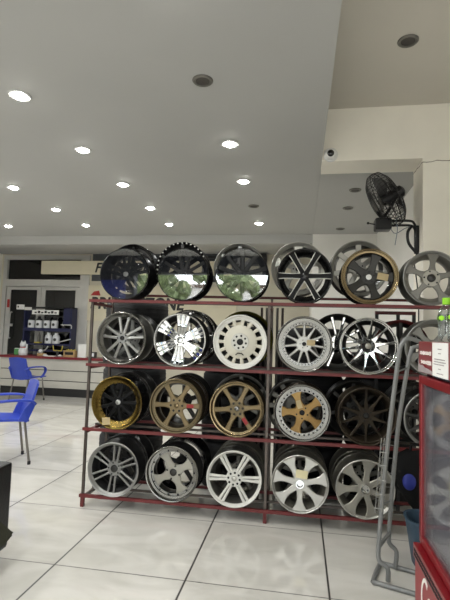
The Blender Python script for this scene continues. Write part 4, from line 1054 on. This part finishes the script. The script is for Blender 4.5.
# tyres stacked upright behind the rack
def make_tyre(label, p):
    t = thing('tyre', label, 'tyre', p, 0, 'black tyres stacked behind the rack')
    bm = bmesh.new(); lathe(bm, [(0.19, 0.02), (0.20, 0.0), (0.25, 0.0), (0.285, 0.012), (0.30, 0.035), (0.302, 0.10), (0.302, 0.172), (0.285, 0.197), (0.25, 0.208), (0.20, 0.208), (0.19, 0.188)], 40, 'z', closed=True)
    obj('casing', bm, 'rubber', t, smooth=40)
    bm = bmesh.new()
    for zz in (0.06, 0.10, 0.14): lathe(bm, [(0.301, zz-0.006), (0.3045, zz-0.005), (0.3045, zz+0.005), (0.301, zz+0.006)], 40, 'z', closed=True)
    obj('tread_rib', bm, 'rubber', t, smooth=40)
    return t
ty = None
NM = ('lowest', 'second', 'third', 'fourth', 'fifth', 'sixth', 'seventh', 'topmost')
for sx, sy, cnt, where in ((-1.60, 4.28, 8, 'left end'), (-0.60, 4.28, 7, 'middle'), (0.09, 4.28, 7, 'right bay'), (0.71, 4.28, 6, 'far right')):
    for k in range(cnt):
        lab = 'black tyre lying behind the %s of the rack, %s of its stack' % (where, NM[k])
        if ty is None: ty = make_tyre(lab, (sx, sy, 0))
        else: dup(ty, (sx + random.uniform(-0.01, 0.01), sy, k*0.2083), None, lab)

t = thing('reflection_backdrop', 'added blue poster on the dark wall beside the shop front, behind the camera', 'backdrop', (-4.5, -3.0, 1.5))  # unseen blue sheet, added so the leftmost covered wheel mirrors blue and tan
pbox('sheet', 'backdrop_blue', t, -0.5, 0.6, 0.001, 0.02, 0.0, 1.05); pbox('tan_panel', 'tag_tan', t, 0.35, 0.6, 0.021, 0.024, 0.0, 0.42)
# ------------------------------------------------------------------ street outside the open shop front (seen only in reflections)
def tree(p, r, h, label):
    t = thing('street_tree', label, 'tree', p, 0, 'street trees outside the shop front')
    bm = bmesh.new(); tube(bm, [(0, 0, 0), (0.05, 0, h*0.4), (0, 0.05, h*0.7)], [0.14, 0.11, 0.06], 10); obj('trunk', bm, 'tree_bark', t, smooth=50)
    bm = bmesh.new(); rnd = random.Random(int(r*100))
    for k in range(34):
        c = Vector((rnd.gauss(0, 0.42)*r, rnd.gauss(0, 0.35)*r, h*0.72 + rnd.gauss(0, 0.40)*r))
        q = bmesh.ops.create_icosphere(bm, subdivisions=2, radius=r*rnd.uniform(0.12, 0.26), matrix=Matrix.Translation(c))
        for v in q['verts']: v.co += (v.co-c)*rnd.uniform(-0.35, 0.35)
    obj('crown', bm, 'tree_leaf', t)
tree((-3.0, -8.5, -0.02), 1.1, 4.3, 'leafy street tree outside, reflected in the covered wheels')
tree((-6.4, -10.5, -0.02), 1.7, 4.8, 'broad street tree outside at the left')
tree((-1.9, -12.5, -0.02), 1.3, 4.6, 'street tree outside further back')
t = thing('house', 'white low building across the street with a blue awning', 'building', (0, -20, -0.02))
pbox('wall', 'house_white', t, -14, 14, -3, 0, 0, 4.2); pbox('awning', 'awning_blue', t, -8, -1, 0.001, 1.0, 2.4, 2.7); pbox('roof', 'tree_bark', t, -14.2, 14.2, -3.1, 0.2, 4.2, 4.4)
